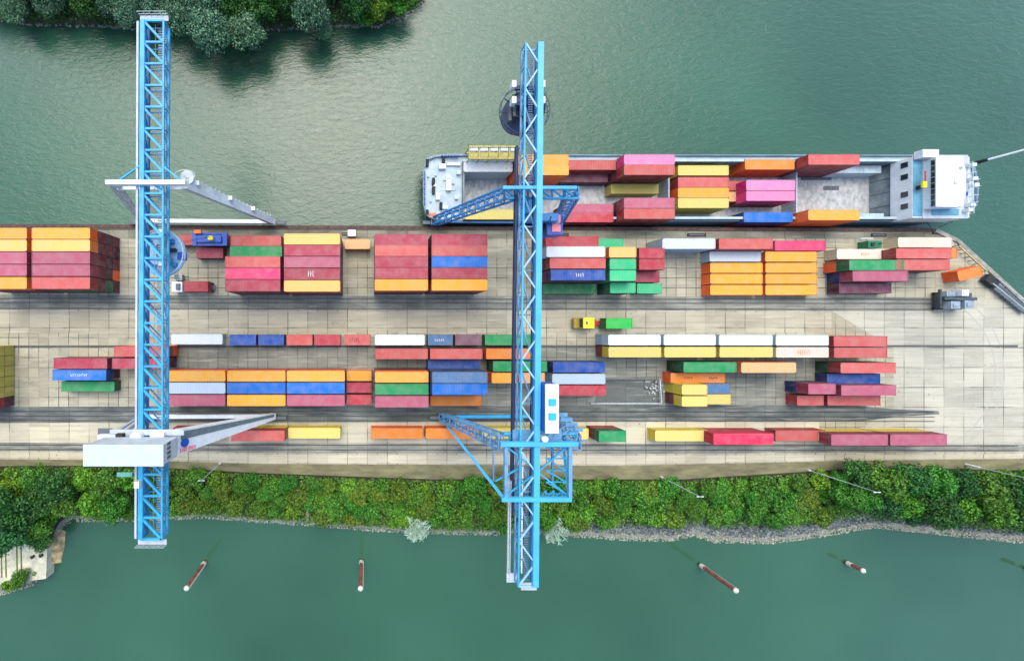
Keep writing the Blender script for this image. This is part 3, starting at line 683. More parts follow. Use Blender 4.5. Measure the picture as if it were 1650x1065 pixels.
cC = [('MMVM', 'MVMM'), ('MVMS', 'VMMS'), ('VMMM', 'MVMB'), ('MVMM', 'MMVM'), ('VMMJ', 'MVVJ')]
block('square stack before right crane', [[(603.5, 690, y0, y1, a), (695, 786, y0, y1, b)] for (y0, y1), (a, b) in zip(yc, cC)])
block('alone between two stacks', [[(555, 597, 385, 401.5, 'X')]])
block('single line south of truck lane', [[(275, 359, 538, 555, 'W'), (369, 413, 539, 556.5, 'N'), (415.5, 458, 539, 556.5, 'N'), (461.5, 504, 539, 556.5, 'S'), (506, 549, 539, 556.5, 'R'), (554.5, 597, 539, 556.5, 'S'), (603.5, 685, 539, 556.5, 'W'), (689, 730, 539, 556.5, 'D'), (733, 775, 539, 556.5, 'U'), (781, 861, 539, 556.5, 'G')]])
block('line behind right crane boom', [[(604, 690, 562, 578.5, 'MS'), (692.5, 778, 562, 578.5, 'MS'), (783, 866, 562, 578.5, 'VO')]])
block('left of right crane boom', [[(689, 773.5, 580.6, 595, 'N')], [(696, 786, 599, 617.4, 'NDND')], [(696, 786, 618, 636.6, 'NBNB')], [(693, 776, 638.5, 653, 'O')]])
block('beneath right crane boom', [[(794, 882, 582, 598.5, 'FG')], [(792, 833.5, 600.5, 617.5, 'OJ'), (837, 878, 600.5, 617.5, 'SX')]])
block('yellow green pink stack mid yard', [[(603.5, 691, 598.5, 616.6, 'MMY')], [(603.5, 691, 618, 636.4, 'MVG')], [(603.5, 691, 637.6, 656.5, 'VMP')]])
block('long blue-striped stack', [[(268, 363.5, 597, 615, 'PY'), (365.3, 460.5, 597, 615, 'PY'), (461.5, 556, 597, 615, 'PY'), (558.5, 598.8, 597, 614, 'J')],
    [(268, 363.5, 616, 634.5, 'MA'), (365.3, 460.5, 616, 634.5, 'MB'), (461.5, 556, 616, 634.5, 'VB'), (558.5, 598.8, 616, 633, 'M')],
    [(268, 363.5, 635.6, 654.5, 'VP'), (365.3, 460.5, 635.6, 654.5, 'MJ'), (461.5, 556, 635.6, 654.5, 'MP'), (558.5, 598.8, 635.6, 652.5, 'R')]])
block('small pile left of left crane', [[(86, 173, 577, 594.5, 'MM')], [(84, 171.5, 595.6, 613, 'VB')], [(98.5, 184.7, 615, 630, 'G')]])
block('beneath left crane boom', [[(183, 271, 558, 575, 'OS')], [(180, 268, 577, 594.5, 'VM')]])
block('cut by left photo edge', [[(-72, 11, 556 + i * 15.6, 571 + i * 15.6, c)] for i, c in enumerate(['III', 'III', 'III', 'III', 'III', 'RMR'])][:0] or [])
for i, c in enumerate(['III', 'III', 'III', 'III', 'IIM', 'VRM']):
    xr = P(24, 0, 0)[0]; y_ = P(0, 564 + i * 16.2, 0)[1]
    for k, ch in enumerate(c): container(xr - 6.1, y_, .02 + 2.6 * k, 12.19, 2.34, ch, f"long {PAL[ch][2]} container, {tier_word(k, 3)}, {ORD[i]} row, cut by left photo edge")
block('beside left crane trolley', [[(284, 368, 378.5, 395, 'S')], [(316, 360, 399, 416, 'M')]])
block('right of right crane on quay', [[(879, 965, 382, 396, 'MR')], [(880, 976, 397, 414.6, 'MSW')], [(885.5, 976.5, 415.6, 433, 'MVS')], [(887, 976, 434.4, 452, 'GMN')], [(874, 962, 457, 474, 'F')]])
block('mint green cluster', [[(966, 1003, 387, 399, 'T')], [(981, 1026, 397.8, 415.4, 'GTL'), (1029.5, 1071.5, 399.5, 416.3, 'MR')], [(982, 1025.5, 417, 434.3, 'GTT'), (1029.5, 1071.5, 417, 434.8, 'MR')], [(982, 1025.5, 435, 453, 'GTT'), (1027, 1058.5, 437.5, 455, 'M')], [(983, 1024.5, 455.5, 472.5, 'FT'), (1027, 1066, 456.8, 473, 'T')]])
block('river side line right part', [[(1067, 1153.5, 384, 401.4, 'WW'), (1158, 1246, 384.3, 401.6, 'SS'), (1248, 1331, 388, 403.8, 'H')]])
block('amber block on quay', [[(1143, 1227, 405.4, 421.6, 'W'), (1232.5, 1317, 405.4, 422, 'J')]] + [[(1144, 1229.5, y0, y1, 'J'), (1233, 1317.5, y0, y1, 'J')] for y0, y1 in ((423.4, 440), (441.2, 457.6), (459, 475.5))])
block('right end of quay, left part', [[(1348, 1437, 401.5, 417.5, 'C')], [(1368, 1458, 419, 435.4, 'OG')], [(1373.5, 1464, 436.3, 453.2, 'NP')], [(1351.5, 1437, 456, 472.8, 'V')]])
block('right end of quay by diagonal wall', [[(1446.5, 1535, 383, 398.2, 'C')], [(1443.5, 1534, 400, 416.8, 'MS')], [(1443.5, 1531, 418, 435.5, 'MS')]])
block('white-and-yellow line', [[(979.5, 1065.5, 539, 556.6, 'AW'), (1069, 1154, 539, 556.6, 'WW'), (1158, 1246, 539.3, 556.8, 'WW'), (1249.5, 1336, 539.5, 557, 'WW'), (1343, 1430.5, 541.5, 558.4, 'SS')],
    [(980, 1066, 558.6, 576, 'ME'), (1070, 1154.5, 558.6, 576, 'EE'), (1159, 1246, 558.6, 576, 'EE'), (1250, 1336, 559, 576.3, 'WC'), (1343.5, 1430.5, 559.6, 576.6, 'SS')]])
block('green and peach pair right yard', [[(1101, 1187.5, 583.5, 600, 'FG'), (1194, 1283.5, 584, 600.6, 'OX')]])
block('small yellow group right yard', [[(1080, 1169, 601.3, 616.6, 'O')], [(1099, 1139.5, 619.5, 636.5, 'EE'), (1142, 1171, 619, 633, 'D')], [(1099, 1139.5, 638, 655, 'ME'), (1142.5, 1173, 636, 650.5, 'E')]])
block('three beside white house of crane', [[(890.5, 975.5, 583.5, 600, 'NN')], [(889.5, 976, 602, 619, 'AA')], [(892, 977.5, 620.5, 637.5, 'MR')]])
block('maroon group right end of yard', [[(1354, 1444, 585, 600.8, 'FS')], [(1332, 1419, 602.6, 618, 'N')], [(1302, 1347.5, 618, 635.3, 'NP'), (1355, 1444.5, 620.4, 637.4, 'MP')], [(1284, 1328, 637.5, 653, 'S'), (1333, 1419.5, 637.5, 653, 'S')]])
block('end of navy one, right yard', [[(1421, 1462, 603, 617, 'W')]][:0] or [])
block('roadside line', [[(278, 362, 690, 705, 'R'), (372, 459, 693.5, 711, 'ES'), (463.5, 549, 689, 706.5, 'E'), (598, 682, 689.5, 707, 'O'), (685.5, 769.5, 689.5, 707, 'O'), (776, 860, 689.5, 707, 'E'), (905, 949, 690, 708, 'E'), (964.5, 1009.5, 694, 712.3, 'RG')]])
block('roadside line, right part', [[(1055, 1141.5, 692.5, 711.5, 'E'), (1149, 1247.5, 698, 716.5, 'RZ'), (1249, 1330, 693, 711, 'S'), (1339, 1431.5, 699.5, 717.8, 'EP'), (1434, 1526.5, 699.5, 717.8, 'EP')]])

# faded lettering and marks on the roofs (small strokes, as illegible as in the photo)
def marks(px, py, z, m, n=5, h=.7, seed=0):
    w0 = P(px, py, z); best = min((c for c in CREG if c[2] + CH <= z + .6), key=lambda c: abs(c[0] - w0[0]) * .3 + abs(c[1] - w0[1]) * 2 + abs(c[2] + CH - z) * 3)
    rg = random.Random(seed); mb = MB(); L0 = best[6]; dx = w0[0] - best[0]; dx = max(-best[3] / 2 + 1.2, min(best[3] / 2 - 1.2, dx)) * L0 / best[3]
    for i in range(n):
        x_ = dx + (i - n / 2) * .5
        mb.box(x_, x_ + .12, -h / 2, h / 2, CH - .003, CH + .006); y_ = rg.choice((-h / 2, 0, h / 2 - .12)); mb.box(x_ + .121, x_ + .33, y_, y_ + .12, CH - .003, CH + .006)
    o = mb.build('lettering', m); o.parent = best[5]
LW = mat('faded_white_lettering', (.6, .6, .58), .6, var=.3, scale=6); LK = mat('dark_lettering', (.10, .03, .03), .6); LO = mat('orange_lettering', (.7, .22, .08), .6)
for i, (px, py, z, m, n, h) in enumerate(((502, 441, 10.4, LW, 3, 1.2), (572, 548, 2.6, LK, 5, 1.0), (709, 548, 2.6, LW, 5, .5), (128, 606, 5.2, LW, 8, .6), (1292, 567, 5.2, LO, 6, 1.1), (1110, 606, 2.6, LK, 4, .5), (1150, 606, 2.6, LK, 4, .5), (1395, 410, 2.6, LO, 4, .6), (930, 443, 7.8, LW, 4, .8))):
    marks(px, py, z, m, n, h, i)

# ------------------------------------------------------------------ ship
SH = empty('cargo_ship', P(1130, 304, ZW), 'long grey inland cargo ship with open hold and white wheelhouse, moored at the quay', 'ship')
HULL = mat('ship_hull_grey_blue', (0.16, 0.25, 0.30), .5, scale=.6, rgb2=(0.08, 0.14, 0.18), stretch=(.2, 1, 1))
DECK = mat('ship_pale_deck_paint', (0.40, 0.50, 0.54), .6, scale=.5, rgb2=(0.29, 0.38, 0.42))
HOLD = mat('ship_hold_floor', (0.46, 0.48, 0.47), .8, scale=.8, rgb2=(0.25, 0.27, 0.27), stretch=(1.2, .8, 1), detail=9)
HOLDW = mat('ship_hold_wall', (0.20, 0.25, 0.26), .7, scale=.5, rgb2=(0.10, 0.13, 0.14))
ZD = 1.4
outl = [(681, 330), (681, 272), (686, 258), (700, 252.5), (745, 250.5), (1470, 251), (1545, 256), (1566, 268), (1573, 300), (1570, 332), (1556, 347), (1520, 356), (1470, 357.5), (745, 357.5), (700, 356), (686, 349)]
W_ = [P(x_, y_, ZD)[:2] for x_, y_ in outl]
cxs = sum(p[0] for p in W_) / len(W_); cys = sum(p[1] for p in W_) / len(W_)
mb = MB()
low = [(cxs + (x_ - cxs) * .985, cys + (y_ - cys) * .97) for x_, y_ in W_]
n = len(W_)
for i in range(n):
    j = (i + 1) % n
    mb.poly([(*low[j], -5), (*low[i], -5), (*W_[i], ZD + .5), (*W_[j], ZD + .5)])
    # bulwark inner face + rim
    a = np.array(W_[i]); b = np.array(W_[j]); c0 = np.array((cxs, cys))
    ai = a + (c0 - a) * np.array((.006, .035)); bi = b + (c0 - b) * np.array((.006, .035))
    mb.poly([(*a, ZD + .5), (*ai, ZD + .5), (*bi, ZD + .5), (*b, ZD + .5)][::-1]); mb.poly([(*ai, ZD), (*bi, ZD), (*bi, ZD + .5), (*ai, ZD + .5)])
mb.build('hull', HULL, SH)
hx0, hx1 = P(748, 0, 2.6)[0], P(1452, 0, 2.6)[0]; hy0, hy1 = P(0, 351, 2.6)[1], P(0, 259, 2.6)[1]
zf = -2.4
mb = MB()
bow = [p for p in W_ if p[0] < hx0 + .01] ; stern = [p for p in W_ if p[0] > hx1 - .01]
ysd0, ysd1 = min(p[1] for p in W_), max(p[1] for p in W_)
mb.prism(bow + [(hx0, ysd1 - .2), (hx0, ysd0 + .2)] if False else [(hx0, ysd0 + .25)] + [(p[0] + .12, p[1] * 1.0) for p in [P(x_, y_, ZD) for x_, y_ in ((700, 355), (687, 348), (682.5, 330), (682.5, 272), (687, 259.5), (701, 254))]] + [(hx0, ysd1 - .25)], ZD - .3, ZD - .02)
mb.prism([(hx1, ysd0 + .25), (hx1, ysd1 - .25)] + [P(x_, y_, ZD)[:2] for x_, y_ in ((1545, 257.5), (1564, 269), (1571, 300), (1568, 332), (1555, 345.5), (1519, 354.5))], ZD - .3, ZD - .02)
mb.box(hx0, hx1, ysd0 + .2, hy0 + .1, ZD - .3, ZD - .02); mb.box(hx0, hx1, hy1 - .1, ysd1 - .2, ZD - .3, ZD - .02)
mb.build('deck', DECK, SH)
mb = MB(); mb.box(hx0 - .4, hx1 + .3, hy0, hy1, zf - .4, zf); mb.build('hold_floor', HOLD, SH)
mb = MB()
for y0, y1 in ((hy0 - .25, hy0 + .15), (hy1 - .15, hy1 + .25)): mb.box(hx0 - .2, hx1 + .2, y0, y1, zf, 2.5)
mb.box(hx0 - .3, hx0 + .1, hy0 + .15, hy1 - .15, zf, 2.5); mb.box(hx1 - .1, hx1 + .3, hy0 + .15, hy1 - .15, zf, 2.5)
for q in np.arange(hx0 + 3, hx1 - 2, 3.0):
    mb.box(q, q + .15, hy0 + .15, hy0 + .3, zf, 2.3); mb.box(q, q + .15, hy1 - .3, hy1 - .15, zf, 2.3)
mb.build('coaming', HOLDW, SH)
mb = MB()
for y0 in (hy0 - .32, hy1 - .22): mb.box(hx0 - .3, hx1 + .3, y0, y0 + .54, 2.5, 2.62)
mb.build('coaming_rim', DECK, SH)
for q in (1078, 1284):
    x_ = P(q, 0, 1)[0]; mb = MB(); mb.box(x_ - .15, x_ + .15, hy0 + .16, hy1 - .16, zf, 1.0); 
    for yy in np.arange(hy0 + .6, hy1 - .5, .9): mb.box(x_ - .26, x_ - .15, yy, yy + .12, zf, .98)
    mb.build('bulkhead', DECK, SH)
# sloped grey cover at the aft end of the hold
mb = MB(); a0 = P(1400, 262, zf)[0]; 
for k in range(4):
    y0 = hy0 + .3 + k * (hy1 - hy0 - .6) / 4; y1 = y0 + (hy1 - hy0 - .6) / 4 - .12
    mb.hexa([(a0, y0, zf), (hx1 - .12, y0, zf), (hx1 - .12, y1, zf), (a0, y1, zf), (a0 + .1, y0, zf + .4), (hx1 - .12, y0, 2.3), (hx1 - .12, y1, 2.3), (a0 + .1, y1, zf + .4)])
mb.build('aft_ramp', HOLDW, SH)
TEAL = mat('teal_paint', (.12, .42, .36), .5, var=.2)
for (xa, xb, ya, yb, z1, m_) in ((1287, 1345, 272, 279, -1.2, TEAL), (1345, 1420, 263, 279, .6, DECK), (1386, 1424, 344, 354, 1.6, DECK), (1292, 1340, 283, 290, -2.2, DGREY), (1328, 1352, 300, 306, -2.25, DGREY)):
    mb = MB(); a = P(xa, ya, z1); b = P(xb, yb, z1); mb.box(a[0], b[0], max(b[1], hy0 + .4), min(a[1], hy1 - .35), zf + .01, z1)
    for q in np.arange(a[0] + .5, b[0] - .5, 1.6): mb.box(q, q + .08, max(b[1], hy0 + .4) + .1, min(a[1], hy1 - .35) - .1, z1, z1 + .05)
    mb.build('lashing_platform', m_, SH)
# forecastle gear
mb = MB()
for (x_, y_, lx, ly, h_) in ((712, 270, 1.6, 1.2, .8), (722, 300, 1.2, 2.6, .9), (730, 266, 3.2, .6, .5), (705, 318, 1.0, 1.6, .7), (735, 320, .7, .7, .7), (700, 300, .6, .6, .6), (716, 335, 1.4, .8, .5), (738, 280, .8, .8, .8)):
    c = P(x_, y_, ZD); mb = MB(); mb.cbox(c[0], c[1], ZD + h_ / 2, lx, ly, h_); mb.cbox(c[0], c[1], ZD + h_ + .02, lx * .8, ly * .7, .06); mb.build('deck_locker', WHITE, SH)
for (x_, y_, h_) in ((698, 294, 1.0), (698, 308, 1.0), (710, 333, .9), (714, 262, .8), (688, 264, .6), (688, 345, .6)):
    c = P(x_, y_, ZD); mb = MB()
    mb.cyl((c[0], c[1] - .7, ZD + .45), (c[0], c[1] + .7, ZD + .45), .38, n=10); mb.cbox(c[0], c[1] - .8, ZD + .35, .5, .15, .7); mb.cbox(c[0], c[1] + .8, ZD + .35, .5, .15, .7); mb.build('winch', DARK, SH)
mb = MB(); c = P(697, 349, ZD); mb.cbox(c[0], c[1], ZD + .55, 1.4, 1.0, 1.0); mb.build('life_raft_case', ORANGE, SH)
mb = MB()
for i in range(7): c = P(684.2, 280 + i * 8, ZD + .5); mb.cbox(c[0], c[1], ZD + .75, .25, .8, .6)
for i in range(6): c = P(712 + i * 5, 252.4, ZD + .5); mb.cbox(c[0], c[1], ZD + .75, .5, .25, .6)
mb.build('fairlead', DBLUE, SH)
mb = MB()
for (x_, y_) in ((690, 285), (702, 283), (716, 290), (730, 296), (694, 325), (728, 342)):
    c = P(x_, y_, ZD); mb.cyl((c[0], c[1], ZD), (c[0], c[1], ZD + .35), .3, .26, 10)
mb.cbox(*P(722, 306, ZD)[:2], ZD + .04, 3.5, .5, .08)
mb.build('bollard', DECK, SH)
for side in (0, 1):
    mb = MB(); L_ = [(687, 258), (700, 253), (745, 251.5)] if side else [(687, 348.5), (700, 355), (745, 356.5)]
    L_ = [P(*q, ZD + .5) for q in L_]
    for a, b in zip(L_, L_[1:]):
        for zz in (1.0, 1.5): mb.beam((a[0], a[1], ZD + zz), (b[0], b[1], ZD + zz), .06)
        for f in np.linspace(0, 1, 5): q = np.array(a) + (np.array(b) - np.array(a)) * f; mb.beam((q[0], q[1], ZD + .4), (q[0], q[1], ZD + 1.5), .06)
    mb.build('railing', GREYP, SH)
for x0_, x1_ in ((695, 690), (740, 725), (1490, 1500), (1540, 1512)):
    a = P(x0_, 354, ZD + .4); b = P(x1_, 367, .2); mb = MB(); mb.cyl(a, b, .06, n=5); mb.build('mooring_rope', DARK, SH)
for i, (x_, y_) in enumerate(((722, 285), (738, 338), (706, 345))):
    c = P(x_, y_, ZD); mb = MB(); mb.cbox(c[0], c[1], ZD + .08, 1.3, 1.3, .16); mb.cbox(c[0], c[1], ZD + .2, 1.0, 1.0, .1); mb.build('hatch', GREYP, SH)
# superstructure
def pbox(mb, x0, x1, y0, y1, z0, z1, m=0):
    a = P(x0, y0, z1); b = P(x1, y1, z1); mb.box(a[0], b[0], b[1], a[1], z0, z1, m)
mb = MB(); pbox(mb, 1470, 1562, 253, 351, ZD - .01, 5.2); mb.build('deckhouse', WHITE, SH)
mb = MB(); pbox(mb, 1487, 1560, 250, 352, 5.2, 5.35); mb.build('upper_deck', GREYP, SH)
ax = P(1469.6, 0, 5.2)[0]
for yy in (268, 287, 315, 334):
    mb = MB(); b = P(0, yy, 3.4); mb.box(ax - .06, ax + .03, b[1] - .62, b[1] + .62, 3.3, 4.5); mb.build('window', GLASS, SH)
mb = MB(); 
WZ = 7.7; wa = P(1509, 252, WZ); wb = P(1556, 334, WZ)
mb.box(wa[0] + .5, wb[0] - .2, wb[1] + .2, wa[1] - .2, 5.35, WZ - .2); wh = mb.build('wheelhouse', WHITE, SH)
mb = MB(); mb.box(wa[0] + .38, wa[0] + .52, wb[1] + .5, wa[1] - .5, WZ - 1.15, WZ - .28)
for k in range(1, 8): yy = wb[1] + .5 + (wa[1] - wb[1] - 1) * k / 8; mb.cbox(wa[0] + .37, yy, WZ - .72, .06, .08, .88, 1)
mb.build('window_band', [GLASS, WHITE], wh)
mb = MB(); mb.prism([(wa[0] - .05, wb[1] + .1), (wa[0] - .05, wa[1] - .1), (wa[0] + .8, wa[1]), (wb[0] - 2.6, wa[1] - .1), (wb[0] - .9, wa[1] - 1.0), (wb[0], wa[1] - 2.8), (wb[0], wb[1] + 2.6), (wb[0] - .6, wb[1] + .9), (wb[0] - 1.8, wb[1])], WZ - .2, WZ)
mb.cbox((wa[0] + wb[0]) / 2 + 1, (wa[1] + wb[1]) / 2, WZ + .1, .8, .8, .2); mb.cyl((wb[0] - 1.2, wa[1] - 2.5, WZ), (wb[0] - 1.2, wa[1] - 2.5, WZ + .5), .35, .3, 10); mb.beam((wa[0] + .5, wb[1] + 2, WZ + .04), (wb[0] - .5, wb[1] + 2, WZ + .04), .08); mb.build('wheelhouse_roof', mat('bright_white_roof', (.58, .60, .60), .5, var=.12), wh)
mb = MB(); pbox(mb, 1487, 1513, 241, 253.5, 5.36, 6.8); mb.build('bridge_wing', WHITE, SH)
mb = MB(); pbox(mb, 1502, 1545, 337, 347, 5.36, 5.45); pbox(mb, 1471, 1485.5, 255, 349, 5.21, 5.25); mb.build('deck_coating', mat('blue_deck_coating', (.10, .30, .42), .5, scale=.5, rgb2=(.06, .20, .30)), SH)
mb = MB(); c = P(1514, 244, 6.6); mb.cbox(c[0] - 1, c[1], 6.3, 1.6, .8, .6); mb.build('side_lamp_box', mat('cyan_paint', (.02, .5, .7), .4), SH)
mb = MB()
c = P(1488, 298, 6.6); mb.cbox(c[0], c[1], 6.7, .9, 1.4, .4, 0); mb.cbox(c[0] + .3, c[1] + 1.4, 6.7, .3, 3.4, .1, 1)
mb.build('searchlight', [YELLOW, RED], SH)
mb = MB(); c = P(1478, 303, 5.2); mb.cyl((c[0], c[1], 5.2), (c[0], c[1], 6.2), .5, .45, 10); mb.build('funnel', DARK, SH)
# stern gear
mb = MB(); c = P(1553, 313, 6); mb.cbox(c[0], c[1], 5.8, 1.3, .9, .9); mb.build('equipment_box', DBLUE, SH)
mb = MB()
for x_, y_ in ((1562, 268), (1564, 290), (1566, 300), (1560, 332), (1556, 340)):
    c = P(x_, y_, 5.4); mb.cbox(c[0] - .3, c[1], 5.9, 1.0, .7, 1.0)
for i in range(5):
    c = P(1561 + (i % 2) * 3, 280 + i * 12, 5.5); mb.cyl((c[0], c[1], 5.3), (c[0], c[1], 6.6 + (i % 3) * .4), .07, .04, 6); mb.beam((c[0] - .5, c[1], 6.4), (c[0] + .5, c[1], 6.4), .08)
a = P(1562, 262, 6); b = P(1564, 345, 6)
for zz in (6.0, 6.5): mb.beam((a[0], a[1], zz), (b[0], b[1], zz), .07)
for k in range(10): yy = a[1] + (b[1] - a[1]) * k / 9; mb.beam((a[0] + .1, yy, 5.3), (a[0] + .1, yy, 6.5), .06)
mb.build('aft_railing', WHITE, SH)
c = P(1577, 262, 1.5); mb = MB(); mb.cyl((c[0] - .3, c[1], ZD), (c[0] - .3, c[1], 3.2), .45, .35, 8, 1); mb.cyl((c[0] - .3, c[1], 3.2), (c[0] - .2, c[1], 24), .24, .10, 8); mb.build('mast', [mat('gloss_white_mast', (.9, .9, .9), .4), DARK], SH)
# containers aboard: cell heights given as the base above hold floor
def ship_block(phrase, rows, zb): block(phrase, rows, z0=0.0, step=2.6, group='containers aboard the ship') if False else [block(phrase, rows, z0=zb, group='containers aboard the ship')]
D0 = zf + .02
ship_block('in the ship hold by the bow', [[(748, 825, 262, 276, 'WW')]], D0)
ship_block('in the ship beneath crane', [[(835, 917, 249.5, 265.5, 'OOY')], [(835, 917, 266, 282, 'OOY')]], D0)
ship_block('in the ship right of orange pair', [[(919, 988, 258, 273.5, 'MS')], [(905, 978, 278, 294, 'V')]], D0)
ship_block('in the ship, midship left, far side', [[(1005, 1088, 249.5, 265, 'MMK')], [(1005, 1088, 265.5, 282, 'MMS')]], D0)
ship_block('in the ship, low in middle', [[(984, 1062, 297, 312, 'I')]], D0)
ship_block('in the ship, midship left, near quay', [[(1005, 1088, 319, 335.5, 'VMP')], [(1005, 1088, 336, 353, 'VMS')]], D0)
ship_block('in the ship, near quay right of crane', [[(908, 989, 330, 343.5, 'MP')], [(908, 989, 344, 356, 'MR')]], D0)
ship_block('in the ship near quay left of crane', [[(748, 828.5, 338, 353, 'ME')]], D0)
ship_block('in the ship, midship right', [[(1092, 1175, 267, 282.5, 'VE')], [(1092, 1175, 286, 301.5, 'MS')], [(1092, 1175, 303, 318, 'OJ')], [(1092, 1175, 319, 335.5, 'IE')]], D0)
ship_block('in the ship between yellow and pink', [[(1177, 1199, 291.5, 307.5, 'S')], [(1177, 1199, 309, 325, 'X')]], D0)
ship_block('in the ship, pink pair', [[(1202, 1282, 290, 307, 'MK')], [(1202, 1282, 307.5, 324, 'MK')]], D0)
ship_block('in the ship beside far coaming', [[(1200, 1281, 257.5, 273, 'OO')]], D0)
ship_block('in the ship aft, far side', [[(1302, 1386, 249.5, 265, 'MMS')]], D0)
ship_block('in the ship near quay right part', [[(1199, 1277, 343, 357, 'RB')]], D0)
ship_block('in the ship aft, near quay', [[(1302, 1386, 339, 354, 'OOJ')]], D0)
# yellow spreader frame parked beyond the far side of the ship
c = P(796, 250, 6)
t = empty('lifting_frame', (c[0], P(0, 252, 3)[1], ZD), 'yellow open frame with white slats on the far ship side left of crane', 'lifting frame')
YOL = mat('worn_olive_yellow', (.44, .38, .08), .5, var=.35, scale=1)
mb = MB(); x0, x1 = P(756, 0, 5)[0], P(837, 0, 5)[0]; y0, y1 = P(0, 256, 5)[1], P(0, 237, 5)[1]
for yy in (y0, y1):
    mb.beam((x0, yy, 5), (x1, yy, 5), .35, .5); mb.beam((x0, yy, 1.6), (x1, yy, 1.6), .3, .4)
    for k in range(6): q = x0 + (x1 - x0) * k / 5; mb.beam((q, yy, 1.4), (q, yy, 5), .22)
for k in range(6): q = x0 + (x1 - x0) * k / 5; mb.beam((q, y0, 5), (q, y1, 5), .22)
mb.build('frame', YOL, t)
mb = MB(); mb.box(x0 + .3, x1 - .3, y0 + .5, y1 - 1.1, 4.6, 4.7); mb.build('side_plate', YOL, t)
mb = MB()
for k in range(5): q = x0 + (x1 - x0) * (k + .12) / 5; mb.box(q, q + (x1 - x0) * .15, y1 - .9, y1 - .2, 4.9, 5.05)
mb.build('slat', WHITE, t)

# ------------------------------------------------------------------ cranes
def zigzag(mb, A, B, n, w=.3, m=0, rungs=True, x_=False):
    """lacing between the parallel chords A=(a0,a1), B=(b0,b1)"""
    a0, a1, b0, b1 = [np.array(q, float) for q in (*A, *B)]
    for i in range(n):
        p = a0 + (a1 - a0) * i / n; q = a0 + (a1 - a0) * (i + 1) / n; r = b0 + (b1 - b0) * i / n; s_ = b0 + (b1 - b0) * (i + 1) / n
        if rungs: mb.beam(p, r, w * .9, m=m)
        if x_: mb.beam(p, s_, w * .7, m=m); mb.beam(q, r, w * .7, m=m)
        elif i % 2 == 0 or rungs: mb.beam(p, s_, w, m=m)
        else: mb.beam(r, q, w, m=m)
    mb.beam(a1, b1, w, m=m)

def bogies(root, x0, x1, y, m, n=2):
    for q in (x0, x1):
        for dx in (-1.6, 1.6):
            mb = MB(); mb.cbox(q + dx, y, .95, 2.4, .8, .7, 0)
            for e in (-.7, .7): mb.cyl((q + dx + e, y - .25, .45), (q + dx + e, y + .25, .45), .36, n=12, m=1)
            mb.build('bogie', [m, DARK], root)

ZT, ZB = 27.0, 25.2
# --- left crane
C1 = empty('gantry_crane', (P(333, 0, 0)[0], 0, 0), 'light blue lattice bridge crane with pale grey legs and long white machine house', 'gantry crane', 'container bridge cranes')
def pt(x, y, z): return P(x, y, z)
k = (H - ZT) / (H - ZB)
TL = (pt(231, 34, ZT), pt(227.5, 868, ZT)); TR = (pt(264, 34, ZT), pt(261, 868, ZT))
BL = tuple((p[0], p[1], ZB) for p in TL); BR = tuple((p[0], p[1], ZB) for p in TR)
for A, wd, mm in ((TL, .78, LBLUE), (TR, .3, LBLUE), (BL, .4, MBLUE), (BR, .36, LBLUE)):  # lower-left chord, its side and bottom lacing: shade painted in as deeper blue
    mb = MB(); mb.beam(A[0], A[1], wd, min(.7, wd)); mb.build('chord', mm, C1)
mb = MB(); zigzag(mb, TL, TR, 24, .38); mb.build('top_lacing', LBLUE, C1)
mb = MB(); zigzag(mb, TL, BL, 24, .26); mb.build('side_lacing', MBLUE, C1)
mb = MB(); zigzag(mb, TR, BR, 24, .18); mb.build('side_lacing', LBLUE, C1)
mb = MB(); zigzag(mb, BL, BR, 24, .2); mb.build('bottom_lacing', MBLUE, C1)
GRATE = mat('walkway_grating', (.26, .33, .38), .6, .2, var=.3, scale=2)
mb = MB(); y = TL[0][1]; yend = TL[1][1]; i = 0
while y > yend:
    f = (TL[0][1] - y) / (TL[0][1] - yend); x_ = BL[0][0] + (BL[1][0] - BL[0][0]) * f
    mb.box(x_ + 1.7, x_ + 3.2, y - .26, y, ZB - .02, ZB + .04); y -= .42
for q in (1.7, 3.2):
    mb.beam((BL[0][0] + q, BL[0][1], ZB + 1), (BL[1][0] + q, BL[1][1], ZB + 1), .06)
mb.build('walkway', GRATE, C1)
mb = MB(); o1 = 1.05
mb.beam((TL[0][0] - o1, TL[0][1], ZT - .2), (TL[1][0] - o1, TL[1][1], ZT - .2), .36, .3); mb.build('cable_tray', GREYP, C1)
mb = MB(); mb.beam((BR[0][0] - .45, BR[0][1], ZB - .5), (BR[1][0] - .45, BR[1][1], ZB - .5), .16, .3); mb.build('conductor_rail', mat('rusty_red', (.25, .08, .07), .7), C1)
for e in (0, 1):
    mb = MB(); sg = 1 if e == 0 else -1; y = TL[e][1] + .3 * sg
    mb.box(TL[e][0] - .8, TR[e][0] + .6, y, y + .9 * sg, ZT - .5, ZT - .4)
    for q in (0, 1): mb.beam((TL[e][0] - .8, y + .9 * sg, ZT + q * .6), (TR[e][0] + .6, y + .9 * sg, ZT + q * .6), .07)
    for q in range(6): xx = TL[e][0] - .8 + q * (TR[e][0] - TL[e][0] + 1.4) / 5; mb.beam((xx, y + .9 * sg, ZT - .5), (xx, y + .9 * sg, ZT + .6), .07)
    mb.build('end_platform', GREYP, C1)
zl = 23.6
